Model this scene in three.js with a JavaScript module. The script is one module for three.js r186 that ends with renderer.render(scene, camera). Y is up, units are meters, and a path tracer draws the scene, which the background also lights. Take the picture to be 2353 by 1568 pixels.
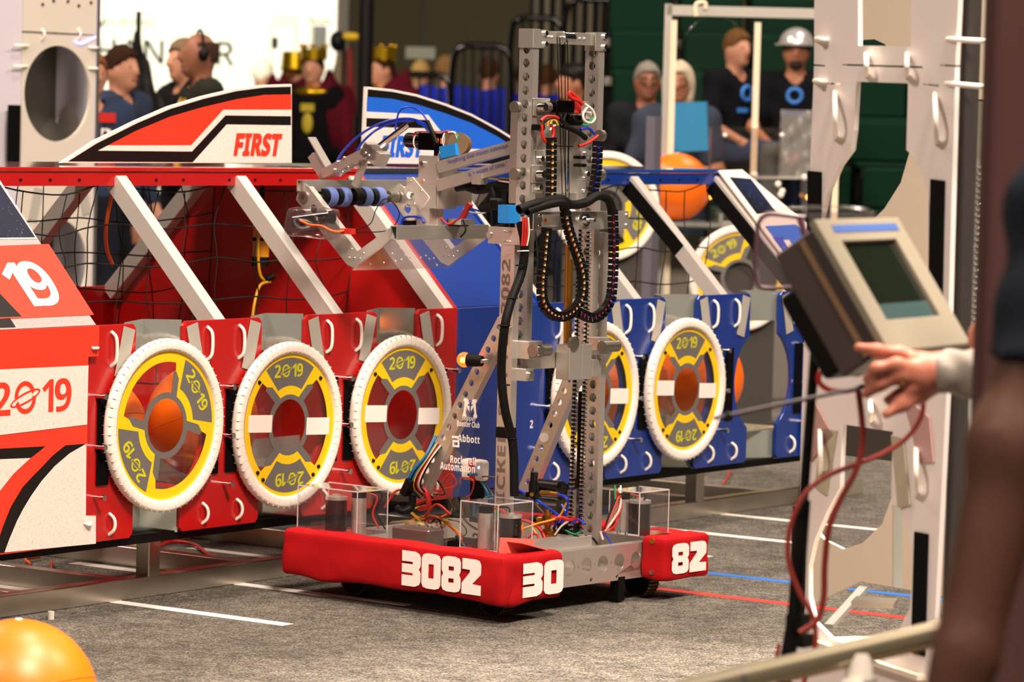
import * as THREE from 'three';
import { mergeGeometries } from 'three/addons/utils/BufferGeometryUtils.js';
import { RoundedBoxGeometry } from 'three/addons/geometries/RoundedBoxGeometry.js';
import { FontLoader } from 'three/addons/loaders/FontLoader.js';
import { RectAreaLightUniformsLib } from 'three/addons/lights/RectAreaLightUniformsLib.js';

// ---------- camera, exposure ----------
const W = 2353, H = 1568, F = 8132.6;
const scene = new THREE.Scene();
const renderer = new THREE.WebGLRenderer();
renderer.toneMapping = THREE.LinearToneMapping;
renderer.toneMappingExposure = 4.0;
renderer.shadowMap.enabled = true;
RectAreaLightUniformsLib.init();
const CAM = new THREE.Vector3(-7.385, 1.394, 6.469);
const yaw = 0.9507, pitch = -0.0641, roll = 0.0257;
const fwd = new THREE.Vector3(Math.sin(yaw) * Math.cos(pitch), Math.sin(pitch), -Math.cos(yaw) * Math.cos(pitch));
const rgt0 = new THREE.Vector3().crossVectors(fwd, new THREE.Vector3(0, 1, 0)).normalize();
const up0 = new THREE.Vector3().crossVectors(rgt0, fwd);
const RG = rgt0.clone().multiplyScalar(Math.cos(roll)).addScaledVector(up0, Math.sin(roll));
const UP = up0.clone().multiplyScalar(Math.cos(roll)).addScaledVector(rgt0, -Math.sin(roll));
const camera = new THREE.PerspectiveCamera(2 * Math.atan(H / 2 / F) * 180 / Math.PI, W / H, 0.5, 200);
camera.position.copy(CAM);
camera.up.copy(UP);
camera.lookAt(CAM.clone().add(fwd));
camera.focus = 9.3;
camera.userData.fStop = 5.7;
scene.background = new THREE.Color(0x050505);

// ---------- arena lamps (their fittings hang from the ceiling, above the picture) ----------
const lampSpots = [];
function arenaLamp(x, y, z, tx, ty, tz, w, h, power, color = 0xffe9d6) { lampSpots.push([x, y, z, tx, ty, tz, w, h, power, color]); }
arenaLamp(-4.5, 9.5, 7.5, 0.8, 0.5, 0.2, 1.8, 1.8, 50);     // front flood on the ship
arenaLamp(-9.5, 9.5, 0.5, 0.8, 0.5, 0.2, 1.6, 1.6, 22);     // side flood on the nose
arenaLamp(1.5, 9.5, 0.4, 1.5, 0, 0.6, 0.9, 0.9, 42);        // overhead
arenaLamp(5, 9.5, 7, 3, 0.5, 0, 1.6, 1.6, 20);
arenaLamp(2, 9.5, -9, 10, 1, -8, 2, 2, 26);
arenaLamp(12, 9.5, -2, 16, 1, -5, 2, 2, 12);

// ---------- pixel helpers: a pixel gives a ray, a plane gives the distance ----------
const V = (x, y, z) => new THREE.Vector3(x, y, z);
function ray(u, v) { return fwd.clone().addScaledVector(RG, (u - W / 2) / F).addScaledVector(UP, -(v - H / 2) / F); }
function onP(u, v, ax, val) { const d = ray(u, v), t = (val - CAM[ax]) / d[ax]; return CAM.clone().addScaledVector(d, t); }
function atD(u, v, depth) { return CAM.clone().addScaledVector(ray(u, v), depth); }

// ---------- random, textures, materials ----------
let sd = 7;
function rnd() { sd = (sd * 1664525 + 1013904223) >>> 0; return sd / 4294967296; }
const rr = (a, b) => a + (b - a) * rnd();
function noiseTex(n, f, srgb = false) {
  const d = new Uint8Array(n * n * 4);
  for (let y = 0; y < n; y++) for (let x = 0; x < n; x++) { const c = f(x / n, y / n, x, y), i = (y * n + x) * 4; for (let k = 0; k < 3; k++) d[i + k] = Math.max(0, Math.min(255, Array.isArray(c) ? c[k] : c)); d[i + 3] = 255; }
  const t = new THREE.DataTexture(d, n, n); t.wrapS = t.wrapT = THREE.RepeatWrapping; t.magFilter = THREE.LinearFilter; t.minFilter = THREE.LinearMipmapLinearFilter; t.generateMipmaps = true;
  if (srgb) t.colorSpace = THREE.SRGBColorSpace; t.needsUpdate = true; return t;
}
function vnoise(n) { const g = Array.from({ length: n * n }, rnd); return (x, y) => { x *= n; y *= n; const xi = Math.floor(x), yi = Math.floor(y), a = x - xi, b = y - yi, s = a * a * (3 - 2 * a), t = b * b * (3 - 2 * b), G = (i, j) => g[((j % n + n) % n) * n + ((i % n) + n) % n]; return (G(xi, yi) * (1 - s) + G(xi + 1, yi) * s) * (1 - t) + (G(xi, yi + 1) * (1 - s) + G(xi + 1, yi + 1) * s) * t; }; }
const n8 = vnoise(8), n32 = vnoise(32), n128 = vnoise(128);
const carpetTex = noiseTex(1024, (u, v) => { const k = 0.7 * rnd() + 0.18 * n128(u, v) + 0.12 * n32(u, v); const s = 14 + 150 * k; return [s * 1.03, s * 0.985, s * 0.9]; }, true);
carpetTex.repeat.set(0.3, 0.3);
const carpetBump = noiseTex(512, () => 255 * rnd()); carpetBump.repeat.set(1.2, 1.2);
const brushTex = noiseTex(256, (u, v) => 190 + 26 * n128(u, v * 0.1) + 24 * n8(u * 1, v * 1));
const scuffTex = noiseTex(512, (u, v) => 40 + 60 * n8(u, v) + 50 * n32(u, v));
const speckTex = noiseTex(512, (u, v) => { const k = rnd(); return k > 0.93 ? 205 : 235 + 12 * rnd(); }, true);
const starTex = noiseTex(512, (u, v) => { const k = rnd(), m = n8(u, v); if (k > 0.994) return [190, 205, 235]; if (k > 0.98) return [60, 78, 130]; return [5 + 16 * m, 9 + 24 * m, 24 + 46 * m]; }, true);
function mat(color, rough = 0.5, metal = 0, o = {}) { return new THREE.MeshStandardMaterial({ color, roughness: rough, metalness: metal, side: THREE.DoubleSide, ...o }); }
function phys(color, rough, metal, o) { return new THREE.MeshPhysicalMaterial({ color, roughness: rough, metalness: metal, side: THREE.DoubleSide, ...o }); }
const cloth = (c) => phys(c, 0.95, 0, { specularIntensity: 0.15 });
const M = {
  carpet: mat(0xffffff, 0.98, 0, { map: carpetTex, bumpMap: carpetBump, bumpScale: 0.003 }),
  alu: mat(0xcfcbc4, 0.38, 0.75, { roughnessMap: brushTex, bumpMap: brushTex, bumpScale: 0.00004 }),
  strut: mat(0xdcd8d2, 0.36, 0.4, { roughnessMap: brushTex }),
  aluB: mat(0xd8d4cd, 0.28, 0.78),
  steel: mat(0x9a958c, 0.35, 0.9),
  chrome: mat(0xd8d8d8, 0.15, 1),
  galv: mat(0xb4bab4, 0.4, 0.6, { roughnessMap: scuffTex }),
  base: mat(0xc8c0b2, 0.25, 0.75),
  red: phys(0xb21010, 0.3, 0, { clearcoat: 0.5, clearcoatRoughness: 0.15 }),
  blue: phys(0x0f3284, 0.3, 0, { clearcoat: 0.5, clearcoatRoughness: 0.15 }),
  redRoof: phys(0xb01816, 0.12, 0, { clearcoat: 1, clearcoatRoughness: 0.05 }),
  blueRoof: phys(0x1c3f90, 0.12, 0, { clearcoat: 1, clearcoatRoughness: 0.05 }),
  darkRoof: mat(0x333436, 0.2, 0),
  redPrint: mat(0xe83a24, 0.45), bluePrint: mat(0x1c63d0, 0.45), bluePrintDeep: mat(0x2a3fb8, 0.45),
  whitePrint: mat(0xf4ebe2, 0.5, 0, { map: speckTex }), blackPrint: mat(0x0e0a09, 0.4), silverPrint: mat(0xa9a5a4, 0.5, 0, { map: speckTex }),
  star: mat(0xffffff, 0.35, 0, { map: starTex }),
  white: mat(0xf1ece4, 0.5), zip: mat(0xf3ede2, 0.4), foam: mat(0xf2e9e0, 0.8), greyTape: mat(0xa9a69d, 0.5), velcro: phys(0x050505, 0.95, 0, { specularIntensity: 0.2 }),
  yellow: mat(0xf2c90c, 0.45), grey: mat(0x686562, 0.55), lime: mat(0xc9c51c, 0.5), black: phys(0x050404, 0.55, 0, { specularIntensity: 0.4 }), blackGloss: mat(0x050405, 0.16), rubber: phys(0x070606, 0.6, 0, { specularIntensity: 0.45 }),
  seam: mat(0xc4b9ac, 0.9),
  clear: phys(0xffffff, 0.04, 0, { transmission: 1, thickness: 0, ior: 1.45 }),
  edge: phys(0xe8e4e4, 0.2, 0, { transmission: 0.45, thickness: 0 }),
  cover: phys(0xf2f0f2, 0.08, 0, { transmission: 0.985, thickness: 0, ior: 1.6 }),
  clearRough: phys(0xf4f0ee, 0.12, 0, { transmission: 1, thickness: 0, ior: 1.45 }),
  ball: mat(0xfb7208, 0.4), net: mat(0x060505, 0.7), brass: mat(0xb98736, 0.3, 0.9), brown: mat(0x6b5238, 0.7),
  cableRed: mat(0xc0201a, 0.45), cableYellow: mat(0xd8a416, 0.45), cableOrange: mat(0xd25a1c, 0.5), cableBlue: mat(0x1334b4, 0.3), cableGreen: mat(0x1f8a5a, 0.45), cableWhite: mat(0xe4ddd2, 0.45), cableTeal: mat(0x1a6f9a, 0.4),
  fabricRed: phys(0xa8070e, 0.8, 0, { specularIntensity: 0.4 }), numberWhite: mat(0xf2eee8, 0.6), paleRed: mat(0xe0685c, 0.8),
  wheelBlue: mat(0x5f74b2, 0.7), tapeBlue: mat(0x1c7cc8, 0.4), tapeWhite: mat(0xf6f1e8, 0.6), tapeRed: mat(0xd8382c, 0.6), tapeFieldBlue: mat(0x2a6fc4, 0.6), tapeBlack: mat(0x1a1918, 0.8),
  printBlue: mat(0x1c3a8c, 0.5), amberOff: mat(0xb05a10, 0.3),
  orangeStrut: mat(0xb4512e, 0.5), labelWhite: mat(0xf0ebe4, 0.5), labelOrange: mat(0xe07020, 0.5),
};

// ---------- scene helpers ----------
const used = {};
function numbered(n) { const k = used[n] = (used[n] ?? -1) + 1; return k ? n + '_' + String(k).padStart(3, '0') : n; }
function thing(name, label, category, group, pos = [0, 0, 0], turn = 0) {
  const o = new THREE.Group(); o.name = numbered(name); o.position.set(...pos); o.rotation.y = turn;
  o.userData = { label, category }; if (group) o.userData.group = group; scene.add(o); return o;
}
function merge(gs) {
  if (!Array.isArray(gs)) gs = [gs];
  if (gs.length === 1) return gs[0];
  gs = gs.map((g) => { g = g.index ? g.toNonIndexed() : g; for (const k of Object.keys(g.attributes)) if (!['position', 'normal', 'uv'].includes(k)) g.deleteAttribute(k); g.groups = []; g.clearGroups(); if (!g.attributes.uv) g.setAttribute('uv', new THREE.BufferAttribute(new Float32Array(g.attributes.position.count * 2), 2)); return g; });
  return mergeGeometries(gs);
}
function obj(name, gs, m, parent, label) {
  const o = new THREE.Mesh(merge(gs), m); o.name = name; o.castShadow = o.receiveShadow = true;
  if (label) o.userData.label = label; (parent || scene).add(o); return o;
}
function solo(name, gs, m, label, category, group) { const o = obj(numbered(name), gs, m, scene); o.userData = { label, category }; if (group) o.userData.group = group; return o; }
function struct(name, gs, m) { const o = obj(name, gs, m, scene); o.userData.kind = 'structure'; return o; }
const mtx = new THREE.Matrix4();
function basis(a, b, hint = V(0, 1, 0)) {           // y runs from a to b
  const y = b.clone().sub(a), L = y.length(); y.normalize();
  let x = new THREE.Vector3().crossVectors(y, hint); if (x.lengthSq() < 1e-6) x = new THREE.Vector3().crossVectors(y, V(0, 0, 1)); x.normalize();
  const z = new THREE.Vector3().crossVectors(x, y);
  return { m: new THREE.Matrix4().makeBasis(x, y, z).setPosition(a.clone().add(b).multiplyScalar(0.5)), L };
}
function bx(w, h, d, x = 0, y = 0, z = 0, r = 0) { const g = r ? new RoundedBoxGeometry(w, h, d, 2, Math.min(r, w / 2.01, h / 2.01, d / 2.01)) : new THREE.BoxGeometry(w, h, d); return g.translate(x, y, z); }
function bar(a, b, w, d, hint, r = 0) { const { m, L } = basis(a, b, hint); return bx(w, L, d, 0, 0, 0, r).applyMatrix4(m); }
function cyl(a, b, r, r2 = r, n = 16) { const { m, L } = basis(a, b); return new THREE.CylinderGeometry(r2, r, L, n).applyMatrix4(m); }
function sph(x, y, z, r, n = 12) { return new THREE.SphereGeometry(r, n, Math.max(6, n * 0.7 | 0)).translate(x, y, z); }
function tube(pts, r, seg = 0, n = 6, closed = false) { const c = new THREE.CatmullRomCurve3(pts.map((p) => Array.isArray(p) ? V(...p) : p), closed, 'centripetal'); return new THREE.TubeGeometry(c, seg || Math.max(4, pts.length * 5), r, n, closed); }
function shp(pts) { const s = new THREE.Shape(); pts.forEach((p, i) => i ? s.lineTo(p[0], p[1]) : s.moveTo(p[0], p[1])); s.closePath(); return s; }
function hole(s, x, y, r) { const p = new THREE.Path(); p.absarc(x, y, r, 0, Math.PI * 2, true); s.holes.push(p); return s; }
function ext(s, depth, bevel = 0, cs = 12) { return new THREE.ExtrudeGeometry(s, { depth, bevelEnabled: bevel > 0, bevelSize: bevel, bevelThickness: bevel, bevelSegments: 2, curveSegments: cs }); }
function flat(s, z = 0, cs = 16) { return new THREE.ShapeGeometry(s, cs).translate(0, 0, z); }
function sector(r0, r1, a0, a1, n = 32) { const p = []; for (let i = 0; i <= n; i++) { const a = a0 + (a1 - a0) * i / n; p.push([r1 * Math.cos(a), r1 * Math.sin(a)]); } for (let i = n; i >= 0; i--) { const a = a0 + (a1 - a0) * i / n; p.push([r0 * Math.cos(a), r0 * Math.sin(a)]); } return shp(p); }
function ring(r0, r1) { const s = new THREE.Shape(); s.absarc(0, 0, r1, 0, Math.PI * 2, false); return hole(s, 0, 0, r0); }
function place(g, o, x, y, n) {                      // lay a geometry drawn in x/y onto a plane given by origin, x axis, y axis
  const z = n || new THREE.Vector3().crossVectors(x, y).normalize();
  return g.applyMatrix4(new THREE.Matrix4().makeBasis(x, y, z).setPosition(o));
}
const font = await new FontLoader().loadAsync('fonts/droid/droid_sans_bold.typeface.json');
const fontR = await new FontLoader().loadAsync('fonts/droid/droid_sans_regular.typeface.json');
function text(s, size, { f = font, depth = 0, slant = 0, sx = 1, center = true, cs = 5 } = {}) {
  const sh = f.generateShapes(s, size); const g = depth ? ext(sh, depth, 0, cs) : new THREE.ShapeGeometry(sh, cs);
  g.computeBoundingBox(); const b = g.boundingBox;
  g.translate(center ? -(b.min.x + b.max.x) / 2 : -b.min.x, -(b.min.y + b.max.y) / 2, 0);
  g.applyMatrix4(new THREE.Matrix4().set(sx, slant, 0, 0, 0, 1, 0, 0, 0, 0, 1, 0, 0, 0, 0, 1)); return g;
}
function words(str, size, f = font) {                 // each word as its own geometry, laid out on one line, centred
  const adv = (s) => [...s].reduce((a, c) => a + (f.data.glyphs[c] || f.data.glyphs['?']).ha, 0) * size / f.data.resolution, total = adv(str), out = []; let x = 0;
  for (const w of str.split(' ')) { out.push(new THREE.ShapeGeometry(f.generateShapes(w, size), 4).translate(x - total / 2, -size * 0.36, 0)); x += adv(w + ' '); }
  return { gs: out, total };
}
function year(h) {                                    // 2, an O with a tilted planet ring, 19; centred, h tall
  const gs = [text('2', h, { sx: 1.1 }).translate(-h * 1.5, 0, 0), text('1', h).translate(h * 0.48, 0, 0), text('9', h, { sx: 1.1 }).translate(h * 1.15, 0, 0)];
  const el = (a, b, c, d, rot = 0) => { const s = new THREE.Shape(); s.absellipse(0, 0, a, b, 0, Math.PI * 2, false, rot); const p = new THREE.Path(); p.absellipse(0, 0, c, d, 0, Math.PI * 2, true, rot); s.holes.push(p); return s; };
  const half = (sg) => { const p = []; for (let i = 0; i <= 16; i++) { const a = Math.PI * (0.06 + 0.88 * i / 16); p.push([h * 0.46 * Math.cos(a), h * 0.5 * Math.sin(a)]); } for (let i = 16; i >= 0; i--) { const a = Math.PI * (0.02 + 0.96 * i / 16); p.push([h * 0.31 * Math.cos(a), h * 0.35 * Math.sin(a)]); } return new THREE.ShapeGeometry(shp(p)).scale(sg, sg, 1).rotateZ(0.22).translate(-h * 0.5, 0, 0); };
  gs.push(half(1), half(-1), new THREE.ShapeGeometry(el(h * 0.68, h * 0.17, h * 0.61, h * 0.105), 20).rotateZ(0.32).translate(-h * 0.5, -h * 0.02, 0.0002));
  return merge(gs);
}
// ---------- the setting ----------
{
  const fg = new THREE.BoxGeometry(42, 0.2, 46).translate(7, -0.1, -7);
  const uv = fg.attributes.uv, ps = fg.attributes.position; for (let i = 0; i < uv.count; i++) uv.setXY(i, ps.getX(i), ps.getZ(i));
  struct('floor', fg, M.carpet);
  const wallM = mat(0x57503c, 0.95), wallD = mat(0x4a453c, 0.95), ceilM = mat(0x6a665e, 0.95);
  struct('wall_right', bx(0.3, 11, 46, 28.15, 5.5, -7), wallM);
  struct('wall_back', bx(42, 11, 0.3, 7, 5.5, -30.15), wallD);
  struct('wall_left', bx(0.3, 11, 46, -14.15, 5.5, -7), wallD);
  struct('wall_front', bx(42, 11, 0.3, 7, 5.5, 16.15), wallD);
  struct('ceiling', bx(42, 0.3, 46, 7, 11.15, -7), ceilM);
}
const floodFor = ['aimed at the red ship from the camera side', 'aimed at the red nose from the open end', 'hanging straight above the robot', 'aimed at the blue ship from the camera side', 'over the crowd by the trailer', 'over the bleachers'];
for (const [k, [x, y, z, tx, ty, tz, w, h, power, color]] of lampSpots.entries()) {
  const t = thing('arena_floodlight', 'square arena floodlight ' + floodFor[k], 'floodlight', 'arena floodlights', [x, y, z]);
  t.lookAt(tx, ty, tz);
  obj('housing', bx(w + 0.1, h + 0.1, 0.2, 0, 0, -0.13), M.black, t);
  obj('hanger', bar(V(0, 0, -0.2), t.worldToLocal(V(x, 11, z)), 0.06, 0.06), M.black, t);
  const e = mat(0x000000, 1); e.emissive = new THREE.Color(color); e.emissiveIntensity = 6;
  obj('lens', bx(w, h, 0.02, 0, 0, -0.02), e, t);
  const L = new THREE.RectAreaLight(color, power, w, h); L.position.set(0, 0, 0.01); L.rotation.y = Math.PI; L.name = 'flood'; t.add(L);
}
{ // added unseen spot that makes a bright pool on the carpet near the rail
  const L = new THREE.SpotLight(0xffe9d6, 230, 0, 0.25, 0.3, 2), p = V(-0.4, 9.4, 4.2); L.position.copy(p); L.target.position.set(-0.75, 0, 3.15); L.castShadow = true; L.shadow.radius = 6; L.name = 'added_carpet_spot'; scene.add(L, L.target);
  const t = thing('added_spotlight', 'added unseen round spotlight that brightens the carpet by the rail', 'spotlight', null, [p.x, p.y, p.z]); obj('housing', cyl(V(0, 0.08, 0), V(0, 0.5, 0), 0.2), M.black, t); obj('hanger', cyl(V(0, 0.5, 0), V(0, 1.6, 0), 0.03), M.black, t); const le = mat(0x000000, 1); le.emissive = new THREE.Color(0xffe9d6); le.emissiveIntensity = 4; obj('lens', cyl(V(0, 0.06, 0), V(0, 0.08, 0), 0.18), le, t);
}
// tape on the carpet
function tape(x0, x1, z0, z1, m, name, label) { return solo(name, bx(x1 - x0, 0.0006, z1 - z0, (x0 + x1) / 2, 0.0006, (z0 + z1) / 2), m, label, 'tape', 'tape lines on the carpet'); }
tape(-0.025, 0.025, -0.8, 0.476, M.tapeWhite, 'white_tape_line', 'white tape line leading to the red bay with the rotated hatch disc');
tape(0.513, 0.563, -0.8, 0.476, M.tapeWhite, 'white_tape_line', 'white tape line running under the red bumper to the middle red bay');
tape(1.053, 1.103, -0.8, 0.476, M.tapeWhite, 'white_tape_line', 'white tape line under the robot to the red bay next to the blue half');
tape(2.093, 2.143, -0.8, 0.476, M.tapeWhite, 'white_tape_line', 'white tape line to the blue bay behind the robot mast');
tape(2.632, 2.682, -0.8, 0.476, M.tapeWhite, 'white_tape_line', 'white tape line beside the 82 bumper to the middle blue bay');
tape(3.17, 3.22, -0.8, 0.5, M.tapeWhite, 'white_tape_line', 'white tape line leading to the open blue bay');
tape(1.335, 1.385, 0, 4.6, M.tapeRed, 'red_tape_line', 'red tape line crossing the carpet beside the 82 bumper');
tape(1.755, 1.805, 0, 4.6, M.tapeFieldBlue, 'blue_tape_line', 'blue tape line on the carpet between the white and red lines');

// ---------- the two cargo ships, built nose to nose about x = 1.598 ----------
const bays = [0, 0.539, 1.078], YB = 0.204, YT = 0.792, ZR = -0.39, YR = 1.2, ZC = -0.708;
function rectTube(a, b, w, d, t = 0.003, hint) {
  const { m, L } = basis(a, b, hint);
  return [bx(w, L, t, 0, 0, d / 2 - t / 2), bx(w, L, t, 0, 0, -d / 2 + t / 2), bx(t, L, d - 2 * t, w / 2 - t / 2, 0, 0), bx(t, L, d - 2 * t, -w / 2 + t / 2, 0, 0)].map((g) => g.applyMatrix4(m));
}
const slopeN = V(0, 0.39, 0.41).normalize(), slopeS = V(0, 0.41, -0.39).normalize();
function onPlane(u, v, p0, n) { const d = ray(u, v), t = p0.clone().sub(CAM).dot(n) / d.dot(n); return CAM.clone().addScaledVector(d, t); }
function ship(word, mx, mPanel, mRoof, mPrint) {
  const sg = mx(1) > mx(0) ? 1 : -1, X = mx;
  const t = thing(word + '_cargo_ship', word === 'red' ? 'red half of the cargo ship with red bays, roof and pointed red fin' : 'blue half of the cargo ship with blue bays, roof and curved blue fin', 'cargo ship', null, [X(0.5), 0, ZC]);
  const g0 = t.position.clone(), P = (name, gs, m, parent, label) => { const o = obj(name, gs, m, parent || t, label); if (!parent) o.position.copy(g0).negate(); return o; };
  const sq = (pts) => { pts = pts.map((p) => [X(p[0]), p[1]]); return shp(sg > 0 ? pts : pts.reverse()); };
  // side panels with the bite of the round openings
  const edges = [[-0.30, null, 0], [0, 0, 1], [1, 1, 2], [2, 2, null]];
  const R = 0.19, CY = 0.485, gap = 0.1, dy = Math.sqrt(R * R - gap * gap);
  for (const far of [0, 1]) for (let k = 0; k < 4; k++) {
    const l = k === 0 ? null : bays[k - 1], r = k === 3 ? null : bays[k];
    const xl = l === null ? -0.31 : l + gap, xr = r === null ? 1.377 : r - gap, pts = [];
    const arc = (c, side) => { const a0 = Math.asin(dy / R); for (let i = 0; i <= 14; i++) { const a = a0 - 2 * a0 * i / 14; pts.push(side > 0 ? [c + R * Math.cos(a), CY + R * Math.sin(a)] : [c - R * Math.cos(a), CY - R * Math.sin(a)]); } };
    pts.push([xl + 0.012, YT], [xl, YT - 0.012]); if (l !== null) arc(l, 1); pts.push([xl, YB + 0.012], [xl + 0.012, YB], [xr - 0.012, YB], [xr, YB + 0.012]); if (r !== null) arc(r, -1); pts.push([xr, YT - 0.012], [xr - 0.012, YT]);
    const g = ext(sq(pts), 0.01, 0.0015).translate(0, 0, far ? 2 * ZC : -0.012);
    const p = P('side_panel', g, mPanel);
    if (far) continue;
    const zs = []; const zip = (x, y0, y1) => obj('zip_tie', tube([[X(x), y0, -0.002], [X(x) + 0.004, y0 + 0.012, 0.012], [X(x) + 0.006, (y0 + y1) / 2, 0.016], [X(x) + 0.004, y1 - 0.012, 0.012], [X(x), y1, -0.002]], 0.0048, 14, 6), M.zip, p);
    for (const [c, s] of [[l, 1], [r, -1]]) if (c !== null) {
      zip(c + s * 0.2, 0.68, 0.775); zip(c + s * 0.195, 0.218, 0.277);
      obj('target_tape', bx(0.047, 0.14, 0.002).rotateZ(sg * s * 0.25).translate(X(c + s * 0.148), 0.715, 0.003), M.greyTape, p);
      obj('velcro_strip', bx(0.046, 0.25, 0.004, X(c + s * 0.23), 0.482, 0.003), M.velcro, p);
    }
    const xb = k === 0 ? -0.257 : k === 3 ? 1.35 : (l + r) / 2 + 0.012;
    for (const y of [0.602, 0.464, 0.326]) { obj('bolt', [cyl(V(X(xb), y, 0), V(X(xb), y, 0.03), 0.006, 0.006, 10), cyl(V(X(xb), y, 0.03), V(X(xb), y, 0.037), 0.0085, 0.0085, 12)], M.chrome, p); }
  }
  // galvanised chutes behind each opening
  for (const c of bays) {
    const vee = (y0, y1) => { const s = shp([[c - 0.13, -0.014], [c + 0.03, -0.09], [c + 0.105, -0.014], [c + 0.103, -0.016], [c + 0.03, -0.094], [c - 0.132, -0.016]].map(([a, b]) => [X(a), b])); return ext(s, y1 - y0).rotateX(Math.PI / 2).translate(0, y1, 0); };
    P('chute_top', vee(0.69, 0.797), M.galv);
    P('chute_bottom', vee(0.2, 0.3), M.galv);
    P('cargo_tray', [bx(0.42, 0.004, 0.5, X(c), 0.305, -0.29), bx(0.42, 0.06, 0.004, X(c), 0.335, -0.54)], M.galv);
    P('bay_divider', [bx(0.006, 0.5, 0.52, X(c + 0.262), 0.45, -0.29)], M.clear);
  }
  // sloping struts, roof, fin
  for (const x of [-0.285, 0.2625, 0.8, 1.346]) {
    const o = slopeN.clone().multiplyScalar(-0.026);
    P('strut', rectTube(V(X(x), YT - 0.005, 0.0).add(o), V(X(x), YR - 0.012, ZR).add(o), 0.045, 0.05, 0.003, slopeN), M.strut);
    const o2 = V(0, o.y, -o.z);
    P('strut', rectTube(V(X(x), YT - 0.005, 2 * ZC).add(o2), V(X(x), YR - 0.012, 2 * ZC - ZR).add(o2), 0.045, 0.05, 0.003, slopeN), M.strut);
  }
  const roofW = 2 * (ZC - ZR);
  P('roof', bx(1.82, 0.012, -roofW, X(0.467), YR + 0.005, ZC, 0.003), mRoof);
  for (const z of [ZR - 0.012, 2 * ZC - ZR + 0.012]) P('roof_edge', [bx(1.82, 0.04, 0.012, X(0.467), YR - 0.022, z)], mPanel);
  for (let k = 0; k < 4; k++) P('roof_screw', [0, 1, 2].map((j) => cyl(V(X(-0.15 + k * 0.45 + j * 0.12), YR - 0.025, ZR - 0.01), V(X(-0.15 + k * 0.45 + j * 0.12), YR - 0.025, ZR - 0.002), 0.004, 0.004, 8)), M.black);
  P('end_wall', ext(shp([[0, 0.2], [0, YT], [-ZR, YR], [-(2 * ZC - ZR), YR], [-2 * ZC, YT], [-2 * ZC, 0.2]]), 0.01).rotateY(Math.PI / 2).translate(X(1.37), 0, 0), mPanel);
  P('inner_wall', [bx(1.6, 0.42, 0.008, X(0.53), 0.42, ZC)], mPanel);
  P('inner_post', [bx(0.03, 0.62, 0.03, X(0.2), 0.5, -1.25), bx(0.03, 0.62, 0.03, X(1.0), 0.5, -1.25)], mPanel);
  // fin, drawn on the plane in the middle of the roof
  const fp = (u, v) => { const p = onP(u, v, 'z', ZC); return [p.x, p.y]; };
  const finShape = (list) => sq(list.map(([u, v]) => fp(u, v)));
  const topc = [[135, 374], [212, 324], [306, 278], [383, 245], [459, 222], [536, 204], [600, 196], [663, 194]];
  const fin = P('fin', ext(finShape([...topc, [663, 374]]), 0.012, 0.001).translate(0, 0, ZC), M.whitePrint);
  const L = (list, m, z, label) => obj('fin_print', flat(finShape(list), ZC + 0.0135 + z), m, fin, label);
  L([[148, 371], [215, 329], [307, 283], [384, 250], [460, 227], [537, 209], [600, 201], [661, 199], [661, 374]], M.blackPrint, 0);
  L([[240, 334], [431, 334], [505, 252], [662, 252], [662, 217], [600, 218], [536, 228], [459, 246], [383, 268], [306, 300]], mPrint, 0.0006);
  L([[240, 334], [431, 334], [505, 252], [662, 252], [662, 267], [510, 265], [433, 348], [217, 346]], M.whitePrint, 0.0008);
  L([[434, 374], [513, 286], [662, 288], [662, 374]], M.whitePrint, 0.0006);
  const tc = fp(577, 332);
  obj('fin_lettering', new THREE.ExtrudeGeometry(font.generateShapes('FIRST', 0.066), { depth: 0.0003, bevelEnabled: true, bevelSize: 0.0028, bevelThickness: 0.0002, bevelSegments: 1, curveSegments: 4 }).translate(-0.107, -0.033, 0).applyMatrix4(new THREE.Matrix4().set(0.95, 0.2, 0, 0, 0, 1, 0, 0, 0, 0, 1, 0, 0, 0, 0, 1)).translate(X(tc[0]), tc[1], ZC + 0.0155), word === 'red' ? M.redPrint : M.bluePrint, fin, word + ' slanted lettering');
  // frame under the bays
  P('base_rail', [bx(2.36, 0.06, 0.05, X(0.2), 0.03, -0.17, 0.004), bx(2.36, 0.06, 0.05, X(0.2), 0.03, 2 * ZC + 0.17, 0.004)], M.base);
  for (const x of [-0.35, 0.05, 0.62, 1.3]) P('cross_rail', bx(0.05, 0.058, -2 * ZC - 0.39, X(x), 0.029, ZC, 0.003), M.base);
  for (const x of [-0.7, 0.16, 0.95]) for (const z of [-0.17, 2 * ZC + 0.17]) P('leg', bx(0.05, 0.15, 0.05, X(x), 0.13, z, 0.004), M.base);
  for (const g of [bx(1.96, 0.025, 0.06, X(0.39), 0.192, -0.05), bx(1.96, 0.025, 0.06, X(0.39), 0.192, 2 * ZC + 0.05), bx(2.2, 0.03, 0.04, X(0.3), 0.2, -0.17)]) P('bay_frame', g, M.black);
  // nets
  const net = (z, amp, seed) => {
    const gs = [], cols = 11, rows = 5, Q = [];
    for (let j = 0; j <= rows; j++) { Q.push([]); for (let i = 0; i <= cols; i++) { const x = -0.26 + i * 0.1475, sag = 0.03 * Math.sin(Math.PI * (((x + 0.28) / 0.54) % 1)); Q[j].push(V(X(x + rr(-0.03, 0.03)), 1.165 - j * 0.115 - sag * (j < 2 ? 1 : 0.4) + rr(-0.008, 0.008), z + amp * Math.sin(i * 0.7 + j * 0.4) + rr(-0.01, 0.01))); } }
    for (let j = 0; j <= rows; j++) gs.push(tube(Q[j], 0.0024, cols * 3, 4));
    for (let i = 0; i <= cols; i++) gs.push(tube(Q.map((r) => r[i]), 0.0024, rows * 3, 4));
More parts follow.
